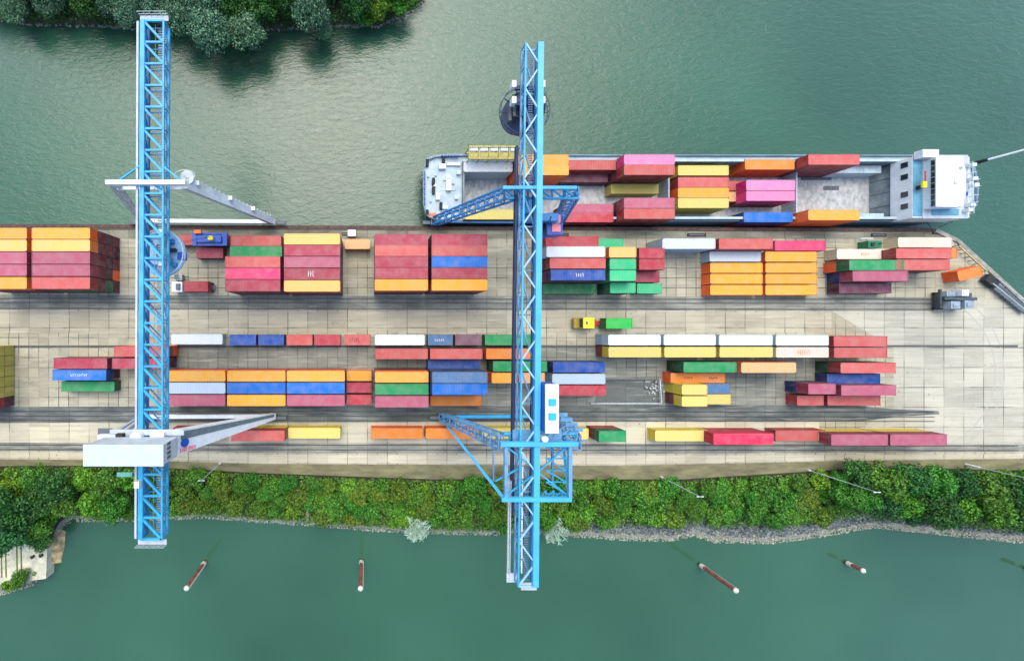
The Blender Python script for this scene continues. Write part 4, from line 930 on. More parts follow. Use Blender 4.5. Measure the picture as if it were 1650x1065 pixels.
# north frame
nb0, nb1 = pt(226, 356.5, 1.5), pt(441, 358, 1.5)
nt0, nt1 = pt(178, 297, zl), pt(298, 295, zl)
mb = MB(); mb.beam(nt1, nb1, 2.2, 1.5, 1.3, 1.2); lg = mb.build('leg', GREYP, C1)
mb = MB(); d = np.array(nb1) - np.array(nt1); p0 = np.array(nt1) + np.array((.2, .9, .9)); mb.beam(p0, p0 + d * .96, .16, .16)
for f in (.12, .45, .72): c = np.array(nt1) + d * f; mb.cbox(c[0] + .3, c[1] + .6, c[2] + 1.2, 1.0, .8, .7)
for f in np.linspace(.02, .95, 22): c = p0 + d * f; mb.beam(c, c + np.array((0, .4, -.5)), .1)
mb.build('leg_ladder', WHITE, lg)
for dx, ww in ((0, .5), (1.3, .7)):
    mb = MB(); a = np.array(nt0) + np.array((dx, 0, 0)); b = np.array(nb0) + np.array((dx * .6, 0, 0)); mb.beam(a, b, ww, .7, ww * .9, .6)
    if dx == 0:
        for f in np.linspace(.1, .9, 7): q0 = a + (b - a) * f; mb.beam(q0, q0 + np.array((1.2, 0, 0)), .2)
    mb.build('leg', GREYP, C1)
mb = MB(); mb.beam(pt(172, 295, ZT + .6), pt(300, 295, ZT + .6), .75, .9); mb.build('cross_beam', WHITE, C1); mb = MB(); mb.beam(pt(190, 304, 22), pt(304, 304, 22), .6, .6); mb.build('cross_beam', WHITE, C1)
mb = MB(); mb.beam(pt(189, 293, 26), pt(228, 266, ZT), .28); mb.beam(pt(300, 296, 26), pt(262, 268, ZT), .28); mb.build('brace', LBLUE, C1)
mb = MB(); mb.beam(nb0, nb1, .9, 1.0); mb.build('sill_beam', WHITE, C1)
bogies(C1, nb0[0], nb1[0], pt(0, 360, .5)[1], DGREY)
mb = MB()
c = pt(300, 285, 24); 
for i in range(14):
    t0, t1 = R(i * 26), R(i * 26 + 26); mb.beam((c[0] + 1.9 * math.cos(t0), c[1] + 1.0 * math.sin(t0), 24.6), (c[0] + 1.9 * math.cos(t1), c[1] + 1.0 * math.sin(t1), 24.6), .1)
mb.cyl((c[0], c[1], 23.6), (c[0], c[1], 23.7), 1.3, 1.3, 14); mb.build('leg_platform', GREYP, C1)
# south frame
sb0, sb1 = pt(226, 671, 1.5), pt(442, 670, 1.5)
st0, st1 = pt(158, 714, zl + 2), pt(284, 712, zl + 2)
mb = MB(); a, b = np.array(st1), np.array(sb1)
mb.beam(a, b, 4.6, .9, 1.5, 1.0); lg = mb.build('leg', WHITE, C1)
mb = MB(); d = b - a
dn = d / np.linalg.norm(d); rr_ = np.cross(dn, (0, 0, 1.0)); rr_ /= np.linalg.norm(rr_); uu = np.cross(rr_, dn); sg_ = 1 if rr_[1] > 0 else -1
mb.beam(a + d * .02 + uu * .5 + rr_ * sg_ * 1.1, a + d * .97 + uu * .54 + rr_ * sg_ * .3, 1.5, .12, .6, .12); mb.build('leg_channel', mat('dark_grey_steel', (.12, .16, .18), .6, var=.3), lg)  # dark grey channel strip along the leg
mb = MB(); c = a + d * .05 + np.array((0, .9, 0)); 
c = a + d * .05 - rr_ * sg_ * .3; mb.cyl(c + uu * .3, c + uu * .72, .8, .8, 16); mb.build('round_emblem', DBLUE, lg)
mb = MB()
for i in range(8):
    c = a + d * (.02 + .016 * i) - rr_ * sg_ * 1.6 + uu * .5; mb.beam(c, c + dn * (.3 if i % 3 else .2), .8 - .15 * (i % 2), .1)
mb.build('lettering', PINK, lg)
for dx, ww in ((0, .5), (2.0, .9)):
    mb = MB(); mb.beam(np.array(st0) + np.array((dx, 0, 0)), np.array(sb0) + np.array((dx * .6, 0, 0)), ww, .8, ww * .8, .7); mb.build('leg', GREYP, C1)
mb = MB(); mb.box(st0[0] + 1.2, sb0[0] + 5, pt(0, 712, zl)[1], pt(0, 690, zl)[1], zl - .1, zl + .05); mb.build('service_platform', DGREY, C1)
mb = MB(); mb.beam(pt(160, 704, 25), pt(292, 702, 25), 1.0, .9); mb.build('cross_beam', WHITE, C1); mb = MB(); mb.beam(pt(160, 713, 25.6), pt(286, 712, 25.6), 1.2, .9); mb.build('cross_beam', WHITE, C1)
mb = MB(); mb.beam(sb0, sb1, .9, 1.0); mb.build('sill_beam', WHITE, C1)
bogies(C1, sb0[0], sb1[0], pt(0, 672, .5)[1], DGREY)
mb = MB(); a = pt(135, 717.5, 33); b = pt(262, 750, 33)
mb.box(a[0], b[0], b[1], a[1], 28.2, 32.8); mh = mb.build('machine_house', GREYP, C1)
mb = MB(); mb.box(a[0] - .12, b[0] + .12, b[1] - .12, a[1] + .12, 32.8, 33.0); mb.build('roof', mat('off_white_sheet_roof', (.44, .51, .54), .5, var=.1, scale=.6), mh)
for k in range(4):
    mb = MB(); yy = b[1] + .5 + k * .75; mb.box(b[0], b[0] + .05, yy, yy + .5, 30.5, 31.6); mb.build('louvre', DGREY, mh)
mb = MB(); c = pt(222, 706, 27.8); mb.cyl((c[0], c[1] + .2, 27.5), (c[0], c[1] + .2, 28.5), 1.0, 1.0, 14); mb.build('hoist_drum', WHITE, C1); mb = MB(); mb.cbox(c[0] - 3.0, c[1] + .4, 27.8, 1.2, .9, .9); mb.build('motor', DARK, C1); mb = MB(); mb.cbox(c[0] + 3.4, c[1] + .6, 27.6, 2.4, .8, .8); mb.build('gearbox', WHITE, C1)
mb = MB(); mb.box(a[0] + .5, b[0] + .8, a[1] + .1, a[1] + 1.1, 27.3, 27.42); mb.build('house_walkway', GREYP, C1)
mb = MB(); c = pt(236, 767, 24); mb.cbox(c[0] + .5, c[1], 27.6, .9, 1.2, .8); mb.build('winch_box', mat('cream_paint', (.65, .6, .48), .5), C1)
mb = MB(); a = pt(190, 764, 24); mb.cbox(a[0] + 1.3, a[1], 24.1, 2.8, .8, .15); mb.build('outrigger_platform', mat('teal_grating', (.12, .38, .33), .6, var=.2), C1)
# trolley
mb = MB(); c = pt(262, 409, 21.5); mb.cyl((c[0], c[1], 21.3), (c[0], c[1], 21.6), 4.4, 4.4, 40); tr = mb.build('slewing_platform', mat('pale_blue_deck', (.22, .45, .66), .5, var=.3, scale=.6), C1)
mb = MB()
for i in range(30):
    t0, t1 = R(i * 12), R(i * 12 + 12); p, q = [(c[0] + 4.35 * math.cos(t), c[1] + 4.35 * math.sin(t), 22.5) for t in (t0, t1)]; mb.beam(p, q, .1); mb.beam((p[0], p[1], 21.5), p, .06)
mb.build('railing', WHITE, tr)
mb = MB()
for i, (dx, dy, lx, ly) in enumerate(((1.6, 2.2, 1.6, .7), (2.2, .6, 1.3, .5), (1.2, -1.4, 1.6, 1.0), (2.6, -2.2, .8, .8), (.4, .4, 2.0, 2.4))): mb.cbox(c[0] + dx, c[1] + dy, 22.1, lx, ly, .9, i % 3)
mb.build('winch_gear', [MBLUE, DARK, SBLUE], tr)
mb = MB(); rx = pt(267, 0, 24)[0]; mb.beam((rx, c[1] + 3.4, 25.1), (rx, c[1] - 2.8, 25.1), .5, .5, m=0)
for dy in (3.2, -2.6): mb.cbox(rx + .2, c[1] + dy, 25.6, 1.0, .7, .7, 1)
for dy in (3.0, -2.6): mb.beam((BL[0][0] - .5, c[1] + dy, 23.5), (rx + .5, c[1] + dy, 23.5), .5)
for dx in (-2, 2):
    for dy in (2.4, -2): mb.beam((c[0] + dx, c[1] + dy, 21.5), (c[0] + dx, c[1] + dy, 23.7), .25)
mb.build('trolley_frame', [LBLUE, WHITE], C1)
mb = MB(); mb.cbox(c[0] + 3.5, c[1] - .4, 21.0, 1.1, 1.4, 1.6); mb.build('operator_cab', DBLUE, C1)
# spreader over the blue box
SP = empty('container_spreader', pt(337, 385, 4), 'deep blue spreader with yellow hook block beside the left crane trolley', 'spreader')
a = pt(309, 374.5, 5.0); b = pt(365, 395.5, 5.0)
mb = MB(); mb.box(a[0] + 1.2, b[0] - 1.2, (a[1] + b[1]) / 2 - .75, (a[1] + b[1]) / 2 + .75, 4.5, 5.1)
for x_ in (a[0], b[0] - 1.0): mb.box(x_, x_ + 1.0, b[1], a[1], 4.1, 4.8)
for yy in (a[1] - .35, b[1]): mb.box(a[0] + .9, b[0] - .9, yy, yy + .35, 4.2, 4.6)
mb.build('frame', DBLUE, SP)
mb = MB(); mb.box(a[0] + 1.1, b[0] - 1.1, b[1] + .36, a[1] - .36, 4.25, 4.35); mb.build('deck_plate', MBLUE, SP)
mb = MB(); cx = (a[0] + b[0]) / 2 + .6; cy = (a[1] + b[1]) / 2; mb.cbox(cx, cy, 5.5, 1.1, .7, .8); mb.cyl((cx, cy - .5, 5.5), (cx, cy + .5, 5.5), .45, n=12); mb.build('hook_block', YELLOW, SP)
mb = MB(); mb.cbox(a[0] + 1.4, a[1] + .1, 5.0, 1.6, .8, .5); mb.build('sensor_box', ORANGE, SP)
for dx in (-.5, .5):
    for dy in (-.6, .6):
        mb = MB(); mb.cyl((cx + dx * .5, cy + dy * .5, 5.8), (c[0] + 1.5 + dx * 2, c[1] + dy * 3, 21.2), .03, n=4, caps=False); mb.build('hoist_rope', DARK, SP)

# --- right crane
C2 = empty('gantry_crane', (P(800, 0, 0)[0], 0, 0), 'blue lattice bridge crane with blue lattice legs, reaching over the ship', 'gantry crane', 'container bridge cranes')
TR = (pt(870.5, 70, ZT), pt(862, 944, ZT)); TL = (pt(847, 70, ZT), pt(835, 944, ZT))
BL = tuple((p[0], p[1], ZB) for p in TL); BR = tuple((p[0], p[1], ZB) for p in TR)
LB2 = mat('sky_blue_paint', (.055, .37, .66), .4, var=.15, scale=.3)
for A, wd, mm in ((TR, 1.0, LB2), (TL, .3, LBLUE), (BL, .26, SBLUE), (BR, .3, MBLUE)):  # shade of lower chords and side lacing painted in with duller blues
    mb = MB(); mb.beam(A[0], A[1], wd, min(.8, wd)); mb.build('chord', mm, C2)
mb = MB(); zigzag(mb, TL, TR, 24, .26, rungs=False); mb.build('top_lacing', mat('pale_blue_paint', (.25, .48, .66), .4, var=.2), C2)
mb = MB(); zigzag(mb, TL, BL, 24, .17); mb.build('side_lacing', SBLUE, C2)
mb = MB(); zigzag(mb, TR, BR, 24, .2); mb.build('side_lacing', MBLUE, C2)
mb = MB(); zigzag(mb, BL, BR, 12, .24); mb.build('bottom_lacing', SBLUE, C2)
mb = MB(); y = TR[0][1]
while y > TR[1][1]:
    f = (TR[0][1] - y) / (TR[0][1] - TR[1][1]); x_ = BR[0][0] + (BR[1][0] - BR[0][0]) * f
    if y > pt(0, 310, ZB)[1] or y < pt(0, 750, ZB)[1]: mb.box(x_ - 1.3, x_ - .5, y - .22, y, ZB - .02, ZB + .04)
    y -= .42
mb.build('walkway', mat('blue_grating', (.10, .18, .32), .6, var=.3, scale=2), C2)
def on(A, py, z):
    y = pt(0, py, ZT)[1]; f = (A[0][1] - y) / (A[0][1] - A[1][1]); return (A[0][0] + (A[1][0] - A[0][0]) * f, y, z)
mb = MB(); a = on(BL, 225, 24.3); b = on(BL, 838, 24.3); mb.beam((a[0] - .35, a[1], 24.3), (b[0] - .35, b[1], 24.3), .45, .9)
mb.build('runway_girder', NAVY, C2)
mb = MB(); a = on(BR, 250, 24.6); b = on(BR, 838, 24.6); mb.beam((a[0] + .1, a[1], 24.6), (b[0] + .1, b[1], 24.6), .36, .5); mb.build('runway_girder', NAVY, C2)
mb = MB(); a = on(TL, 780, 25.6); b = on(TL, 944, 25.6); mb.beam((a[0] - 1.0, a[1], 25.6), (b[0] - 1.0, b[1], 25.6), .12)
mb.beam((a[0] - 1.0, a[1], 24.6), (b[0] - 1.0, b[1], 24.6), .3); 
for f in np.linspace(0, 1, 12): q = np.array(a) + (np.array(b) - np.array(a)) * f; mb.beam((q[0] - 1, q[1], 24.6), (q[0] - 1, q[1], 25.6), .08)
for (q, w_) in ((948, .9),):
    e0 = on(TL, q, ZB); mb.box(e0[0] - 1.4, e0[0] + .6, e0[1], e0[1] + 1.6, ZB - .1, ZB + .1); e1 = on(TR, q, ZB); mb.box(e0[0] + .6, e1[0] + .4, e1[1] - .4, e1[1] + .8, ZT - .5, ZT - .2)
mb.build('end_platform', GREYP, C2)
mb = MB()
for i in range(9): q = on(TR, 745 + i * 22, ZT); mb.cbox(q[0] - 1.7, q[1], 25.2, .25, 2.6, .25)
mb.build('festoon_track', WHITE, C2)
# trolley at the river end
c = pt(843, 182, 21.2)
mb = MB(); mb.cyl((c[0], c[1], 21.0), (c[0] - .3, c[1], 21.4), 4.1, 4.1, 36); tr = mb.build('slewing_platform', NAVY, C2)
mb = MB()
for i in range(30):
    t0, t1 = R(i * 12), R(i * 12 + 12)
    for zz, r_ in ((22.3, 4.6), (21.3, 4.6)):
        p, q = [(c[0] + r_ * math.cos(t), c[1] + r_ * math.sin(t), zz) for t in (t0, t1)]; mb.beam(p, q, .12)
    mb.beam((c[0] + 4.6 * math.cos(t0), c[1] + 4.6 * math.sin(t0), 21.3), (c[0] + 4.6 * math.cos(t0), c[1] + 4.6 * math.sin(t0), 22.3), .06)
    if i % 3 == 0: mb.beam((c[0] + 3.2 * math.cos(t0), c[1] + 3.2 * math.sin(t0), 21.3), (c[0] + 4.6 * math.cos(t0), c[1] + 4.6 * math.sin(t0), 21.3), .14)
mb.build('railing', NAVY, tr)
mb = MB()
for dx, dy, lx, ly in ((-2.2, .6, .6, 4.0), (-3.0, -.6, .5, 3.2), (-1.2, 2.0, 1.2, 1.6), (.6, -1.8, 2.2, 1.4), (1.8, 1.4, 1.4, 2.0), (-.4, 0, .8, 2.8)): mb.cbox(c[0] + dx, c[1] + dy, 22.0, lx, ly, 1.3)
mb.build('winch_gear', DGREY, tr)
mb = MB(); e0 = on(TL, 165, ZT); e1 = on(TR, 165, ZT)
for yy in (c[1] + 3.2, c[1] + .3):
    mb.beam((e0[0] - 1.2, yy, 23.6), (e1[0] + 1.6, yy, 23.6), .7, .5, m=0)
    for x_ in (e0[0] - 1.1, e1[0] + 1.5): mb.cbox(x_, yy, 24.4, .8, 1.2, 1.2, 1)
for dx in (-2, 2):
    for dy in (2.4, -2): mb.beam((c[0] + dx, c[1] + dy, 21.4), (c[0] + dx, c[1] + dy, 23.7), .25)
mb.build('trolley_frame', [NAVY, WHITE], C2)
# legs
def lattice_leg(name, a, b, w0, w1, m, n=9, sw=.32):
    a, b = np.array(a, float), np.array(b, float); d = b - a; d /= np.linalg.norm(d)
    r = np.cross(d, (0, 1.0, 0)); r /= np.linalg.norm(r); u = np.cross(r, d); mb = MB(); q = []
    for sx, sy in ((-1, -1), (1, -1), (1, 1), (-1, 1)):
        p0 = a + r * sx * w0 / 2 + u * sy * w0 / 2; p1 = b + r * sx * w1 / 2 + u * sy * w1 / 2; mb.beam(p0, p1, sw); q.append((p0, p1))
    for i in range(4): zigzag(mb, q[i], q[(i + 1) % 4], n, sw * .55)
    return mb.build(name, m, C2)
zl = 24.0
nbl, nbr = pt(700, 357, 1.5), pt(900, 358, 1.5)
ntl, ntr = pt(822, 312, zl), pt(922, 312, zl)
lattice_leg('leg', ntl, nbl, 2.2, 1.7, MBLUE); lattice_leg('leg', ntr, nbr, 2.0, 1.6, MBLUE)
mb = MB(); mb.beam(pt(810, 303, ZT), pt(928, 303, ZT), .55, .6); mb.beam(pt(814, 320, 24), pt(934, 320, 24), .35, .6); zigzag(mb, (pt(812, 304, ZT - .3), pt(926, 304, ZT - .3)), (pt(812, 321, 23), pt(930, 321, 23)), 6, .25); mb.build('cross_beam', LBLUE, C2)
mb = MB(); mb.beam(nbl, nbr, .7, .8); mb.build('sill_beam', MBLUE, C2)
mb = MB(); pbox(mb, 836, 872, 321, 342, 21.5, 22.8); mb.build('transformer_box', LBLUE, C2)
mb = MB(); pbox(mb, 838, 900, 344, 356, 19, 20.5); mb.build('electrical_room', MBLUE, C2)
bogies(C2, nbl[0], nbr[0], pt(0, 360, .5)[1], DGREY)
sbl, sbr = pt(712, 671, 1.5), pt(902, 670, 1.5)
stl, st_r = pt(812, 713, zl), pt(924, 713, zl); sol, sor = pt(812, 803, ZT), pt(918, 803, ZT)
lattice_leg('leg', stl, sbl, 2.4, 1.5, SBLUE); lattice_leg('leg', st_r, sbr, 2.4, 1.5, SBLUE)
mb = MB(); mb.beam(sol, (sbl[0], sbl[1] - .6, 2), .55, .55, .45, .45); mb.build('slanted_strut', LB2, C2)
mb = MB(); mb.beam(sor, (sbr[0], sbr[1] - .6, 2), .55, .55, .45, .45); mb.build('slanted_strut', LB2, C2)
mb = MB()
mb.beam(pt(806, 715, ZT + .3), pt(930, 715, ZT + .3), .8, .8); mb.build('cross_beam', LB2, C2); mb = MB(); mb.beam(pt(808, 804, ZT + .3), pt(920, 804, ZT + .3), .7, .7); mb.build('cross_beam', LB2, C2); mb = MB()
mb.beam(pt(812, 698, zl), pt(930, 698, zl), .5); mb.build('cross_beam', LB2, C2)
mb = MB()
for x_, w_ in ((815, .6), (918, .6)): mb = MB(); mb.beam(pt(x_, 715, ZT + .1), pt(x_, 803, ZT + .1), w_); mb.build('outrigger_beam', SBLUE, C2)
mb = MB(); mb.beam(pt(795, 718, 22), pt(795, 775, 22), .28); mb.beam(pt(795, 718, 24), pt(812, 718, 24), .28)
mb.build('hanger', SBLUE, C2); mb = MB(); mb.beam(pt(890, 716, 23), pt(890, 780, 23), .4)
mb.build('outrigger_beam', SBLUE, C2)
mb = MB()
for p, q in (((815, 718), (866, 760)), ((866, 760), (915, 718)), ((815, 798), (866, 760)), ((866, 760), (915, 798)), ((798, 775), (840, 752))): mb.beam(pt(*p, ZT - .6), pt(*q, ZT - .6), .25)
zigzag(mb, (pt(815, 803, 24.5), pt(918, 803, 24.5)), (pt(815, 790, 24), pt(918, 790, 24)), 8, .2)
zigzag(mb, (pt(880, 720, 24), pt(880, 795, 24)), (pt(912, 720, 24), pt(912, 795, 24)), 4, .22)
zigzag(mb, (pt(820, 703, 24.6), pt(925, 703, 24.6)), (pt(820, 716, 24), pt(925, 716, 24)), 8, .22)
mb.build('cross_brace', LBLUE, C2)
mb = MB(); mb.beam(sbl, sbr, .7, .8); mb.build('sill_beam', LBLUE, C2)
bogies(C2, sbl[0], sbr[0], pt(0, 672, .5)[1], DGREY)
mb = MB(); pbox(mb, 826, 905, 692, 712, 25.2, 25.3); mb.build('service_platform', SBLUE, C2)
mb = MB(); rg = random.Random(2)
for i in range(34):
    p = pt(rg.uniform(886, 932), rg.uniform(688, 722), rg.uniform(23, 26)); q = (p[0] + rg.uniform(-1.6, 1.6), p[1] + rg.uniform(-1.6, 1.6), p[2] + rg.uniform(-1.2, 1.2)); mb.beam(p, q, .16)
mb.build('stair_tower', SBLUE, C2)
for i in range(4): mb = MB(); p = pt(905 + i * 8, 668 + i * 8, 14 + 2 * i); mb.box(p[0] - 1.2, p[0] + 1.2, p[1] - .4, p[1] + .4, p[2], p[2] + .1); mb.build('stair_landing', SBLUE, C2)
# white box house
a = pt(879, 619, 29.2); b = pt(900.5, 698, 29.2)
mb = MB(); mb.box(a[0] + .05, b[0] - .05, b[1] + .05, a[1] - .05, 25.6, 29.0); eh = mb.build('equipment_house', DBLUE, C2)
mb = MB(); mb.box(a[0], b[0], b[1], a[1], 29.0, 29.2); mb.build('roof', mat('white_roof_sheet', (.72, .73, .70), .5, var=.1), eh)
for yy in (648, 671): mb = MB(); p = pt(890, yy, 29.4); mb.cbox(p[0], p[1], 29.4, 1.15, 1.15, .4); mb.build('roof_vent', mat('vent_blue', (.02, .36, .78), .4), eh)
mb = MB(); p = pt(876, 706, 27); mb.cyl((p[0], p[1], 26.5), (p[0], p[1], 27.6), .6, .6, 12); mb.build('ventilator', WHITE, C2)
# cab
a = pt(882, 343, 19); b = pt(907, 378, 19)
mb = MB(); mb.box(a[0], b[0], b[1], a[1], 16.2, 18.9); cb = mb.build('operator_cab', DBLUE, C2)
mb = MB(); mb.box(a[0] + .9, b[0] - .5, b[1] + .5, a[1] - .4, 18.9, 19.1); mb.box(a[0] + 1.2, a[0] + 2.0, b[1] + 2, b[1] + 3.2, 19.1, 19.2, 1); mb.build('roof_panel', [PINK, SBLUE], cb)
mb = MB(); mb.box(a[0] - .03, a[0] + .02, b[1] + .4, b[1] + 2.6, 16.9, 18.4); mb.build('window', GLASS, cb)
mb = MB()
for x_ in (a[0] + .4, b[0] - .4): mb.beam((x_, (a[1] + b[1]) / 2, 18.9), (x_ - 1.5, (a[1] + b[1]) / 2 + .5, 23), .25)
mb.build('cab_hanger', MBLUE, cb)

# ------------------------------------------------------------------ vehicles and small things
def wheels(root, pts, r=.5, w_=.35):
    for x_, y_ in pts:
        mb = MB(); mb.cyl((x_, y_ - w_ / 2, r), (x_, y_ + w_ / 2, r), r, n=14); wl = mb.build('wheel', DARK, root)
        mb = MB(); mb.cyl((x_, y_ - w_ / 2 - .01, r), (x_, y_ + w_ / 2 + .01, r), r * .5, n=10); mb.build('rim', STEEL, wl)
# yellow terminal tractor carrying the green box
c = P(942, 520.5, 2)
T = empty('terminal_tractor', (c[0], c[1], 0), 'yellow terminal tractor with black front in the central truck lane', 'truck')
mb = MB(); mb.box(c[0] - .9, c[0] + 1.7, c[1] - 1.25, c[1] + 1.25, .9, 3.1); bd = mb.build('cab', YELLOW, T)
mb = MB(); mb.cbox(c[0] - .1, c[1], 3.15, .45, .7, .12); mb.build('roof_hatch', DGREY, bd)
mb = MB(); mb.box(c[0] - 1.02, c[0] - .9, c[1] - 1.1, c[1] + 1.1, 1.7, 2.9); mb.build('windscreen', GLASS, bd)
mb = MB(); mb.box(c[0] - 2.3, c[0] - .95, c[1] - 1.2, c[1] + 1.2, .7, 1.5); mb.build('bonnet', mat('dark_ochre_paint', (.32, .24, .03), .5, var=.3), T)
mb = MB(); mb.box(c[0] - 2.1, c[0] + 10.9, c[1] - .5, c[1] + .5, .75, 1.0); mb.box(c[0] + 1.9, c[0] + 3.2, c[1] - .9, c[1] + .9, 1.0, 1.2); mb.build('chassis', RED, T)
wheels(T, [(c[0] + dx, c[1] + dy) for dx in (-1.4, 2.2, 8.6, 9.9) for dy in (-1.05, 1.05)])
a = P(977, 512.5, 3.7); b = P(1019, 530.5, 3.7)
container((a[0] + b[0]) / 2, c[1] - .1, 1.08, 6.2, 2.5, 'Q', 'short vivid green container riding behind the yellow terminal tractor', group='containers on vehicles')
# white truck with red container below the left crane trolley
c = P(289, 463, 1.5)
T = empty('flatbed_truck', (c[0], c[1], 0), 'white cab truck with short red container just right of the left crane boom', 'truck')
mb = MB(); mb.box(c[0] - 1.3, c[0] + 1.2, c[1] - 1.2, c[1] + 1.2, .8, 2.6); bd = mb.build('cab', WHITE, T)
mb = MB(); mb.box(c[0] - 1.4, c[0] - 1.3, c[1] - 1.05, c[1] + 1.05, 1.6, 2.4); mb.build('windscreen', GLASS, bd)
mb = MB(); mb.cbox(c[0] + .3, c[1], 2.8, .9, 1.5, .35); mb.build('air_deflector', DGREY, bd)
mb = MB(); mb.box(c[0] + 1.2, c[0] + 8.4, c[1] - .5, c[1] + .5, .75, 1.0); mb.build('chassis', DGREY, T)
wheels(T, [(c[0] + dx, c[1] + dy) for dx in (-.4, 2.2, 6.2, 7.4) for dy in (-1.0, 1.0)])
container(c[0] + 4.9, c[1], 1.05, 5.6, 2.44, 'R', 'short red container riding on the white cab truck', group='containers on vehicles')
mb = MB(); q = P(289, 447, 1.2)
t = empty('forklift', (q[0], q[1], 0), 'small white and dark forklift above the white cab truck', 'forklift')
mb.box(q[0] - 1.2, q[0] + .6, q[1] - .7, q[1] + .7, .4, 1.3); mb.build('body', WHITE, t)
mb = MB(); mb.box(q[0] - .8, q[0] + .2, q[1] - .6, q[1] + .6, 2.0, 2.1)
for sx in (-.75, .15):
    for sy in (-.55, .55): mb.beam((q[0] + sx, q[1] + sy, 1.3), (q[0] + sx, q[1] + sy, 2.0), .07)
mb.build('overhead_guard', DGREY, t)
mb = MB()
for sy in (-.35, .35): mb.beam((q[0] + .7, q[1] + sy, .2), (q[0] + .7, q[1] + sy, 2.6), .1); mb.beam((q[0] + .7, q[1] + sy, .15), (q[0] + 1.8, q[1] + sy, .15), .1)
mb.build('mast', STEEL, t); wheels(t, [(q[0] + dx, q[1] + dy) for dx in (-.8, .3) for dy in (-.65, .65)], .3, .2)
# grey reach stacker
c = P(1533, 484, 1.5)
T = empty('straddle_loader', (c[0], c[1], 0), 'silver grey wheeled loader parked at the end of the rails on right', 'loader')
LG = mat('silver_grey_paint', (.34, .42, .46), .35, .3, var=.3, scale=1); DG = mat('charcoal_machine_paint', (.07, .09, .10), .4, .2, var=.3)
mb = MB(); mb.box(c[0] - 2.9, c[0] + 3.3, c[1] - 1.9, c[1] + 1.6, .9, 1.7); mb.build('chassis', DG, T)
for (dx, dy, lx, ly, h_, m_) in ((-1.2, -1.2, 2.2, 1.8, 1.3, LG), (1.6, -1.1, 2.2, 2.0, 1.6, LG), (1.9, 1.0, 2.4, 1.3, 1.0, DG), (-2.0, 1.5, 2.0, 1.2, 1.1, LG), (.2, 1.6, 1.6, 1.4, 1.9, WHITE)):
    mb = MB(); mb.cbox(c[0] + dx, c[1] + dy, 1.7 + h_ / 2, lx, ly, h_); mb.box(c[0] + dx - lx * .3, c[0] + dx + lx * .3, c[1] + dy - ly * .25, c[1] + dy + ly * .25, 1.7 + h_, 1.85 + h_); mb.build('engine_cover' if m_ != WHITE else 'cab', m_, T)
mb = MB(); mb.beam((c[0] - 3.6, c[1] + .4, 2.6), (c[0] + 3.0, c[1] + .2, 3.3), .7, .6); mb.beam((c[0] - 3.9, c[1] - .8, 2.3), (c[0] - 3.9, c[1] + 2.6, 2.3), .4); mb.build('boom', DG, T)
wheels(T, [(c[0] + dx, c[1] + dy) for dx in (-2.2, 2.3) for dy in (-1.9, 1.7)], .75, .6)
# slanted container piece by diagonal quay
c = P(1559, 441, 2.2); rz = R(14)
container(c[0], c[1], .02, 5.9, 2.44, 'O', 'short orange container standing skewed by the diagonal quay edge', rz=rz)
c = P(1497, 411, 0); container(c[0], c[1], .02, 5.9, 2.44, 'O', 'short orange container behind the salmon red stack at the quay end')
c = P(1566, 447, 2.7)
# gangway on diagonal quay
G = empty('gangway', P(1620, 475, 0), 'dark grey gangway ramp lying along the diagonal quay edge', 'gangway')
a = np.array(P(1594, 453, .7)); b = np.array(P(1654, 502, .7)); mb = MB(); mb.beam(a, b, 1.7, .25); mb.build('deck', DGREY, G)
d = (b - a) / np.linalg.norm(b - a); nn = np.array((-d[1], d[0], 0))
for s_ in (-.85, .85):
    mb = MB(); mb.beam(a + nn * s_ + (0, 0, .9), b + nn * s_ + (0, 0, .9), .12)
    for f in np.linspace(0, 1, 12): p = a + (b - a) * f + nn * s_; mb.beam(p, p + np.array((0, 0, .9)), .08)
    mb.build('handrail', GREYP, G)
mb = MB(); mb.hexa([tuple(a - d * 2.6 - nn * 1.0 + (0, 0, z_)) if False else tuple(a + d * e - 0 * nn + nn * s_ + np.array((0, 0, z_))) for z_ in (-.3, .6) for e, s_ in ((-1.5, -1.0), (1.5, -1.0), (1.5, 1.0), (-1.5, 1.0))]); mb.build('landing_box', DARK, G)
# yellow guard rail along the coping
t = empty('guard_rail', P(1580, 425, 0), 'dull yellow guard rail along the diagonal quay coping', 'guard rail')
a = np.array(P(1545, 396, 1)); b = np.array(P(1590, 437, 1)); mb = MB(); mb.beam(a, b, .25, .25)
mb.build('rail', mat('dull_yellow_paint', (.52, .46, .2), .6, var=.3), t)
for f in np.linspace(0, 1, 8): mb = MB(); p = a + (b - a) * f; mb.beam((p[0], p[1], 0), p, .16); mb.build('post', STEEL, t)
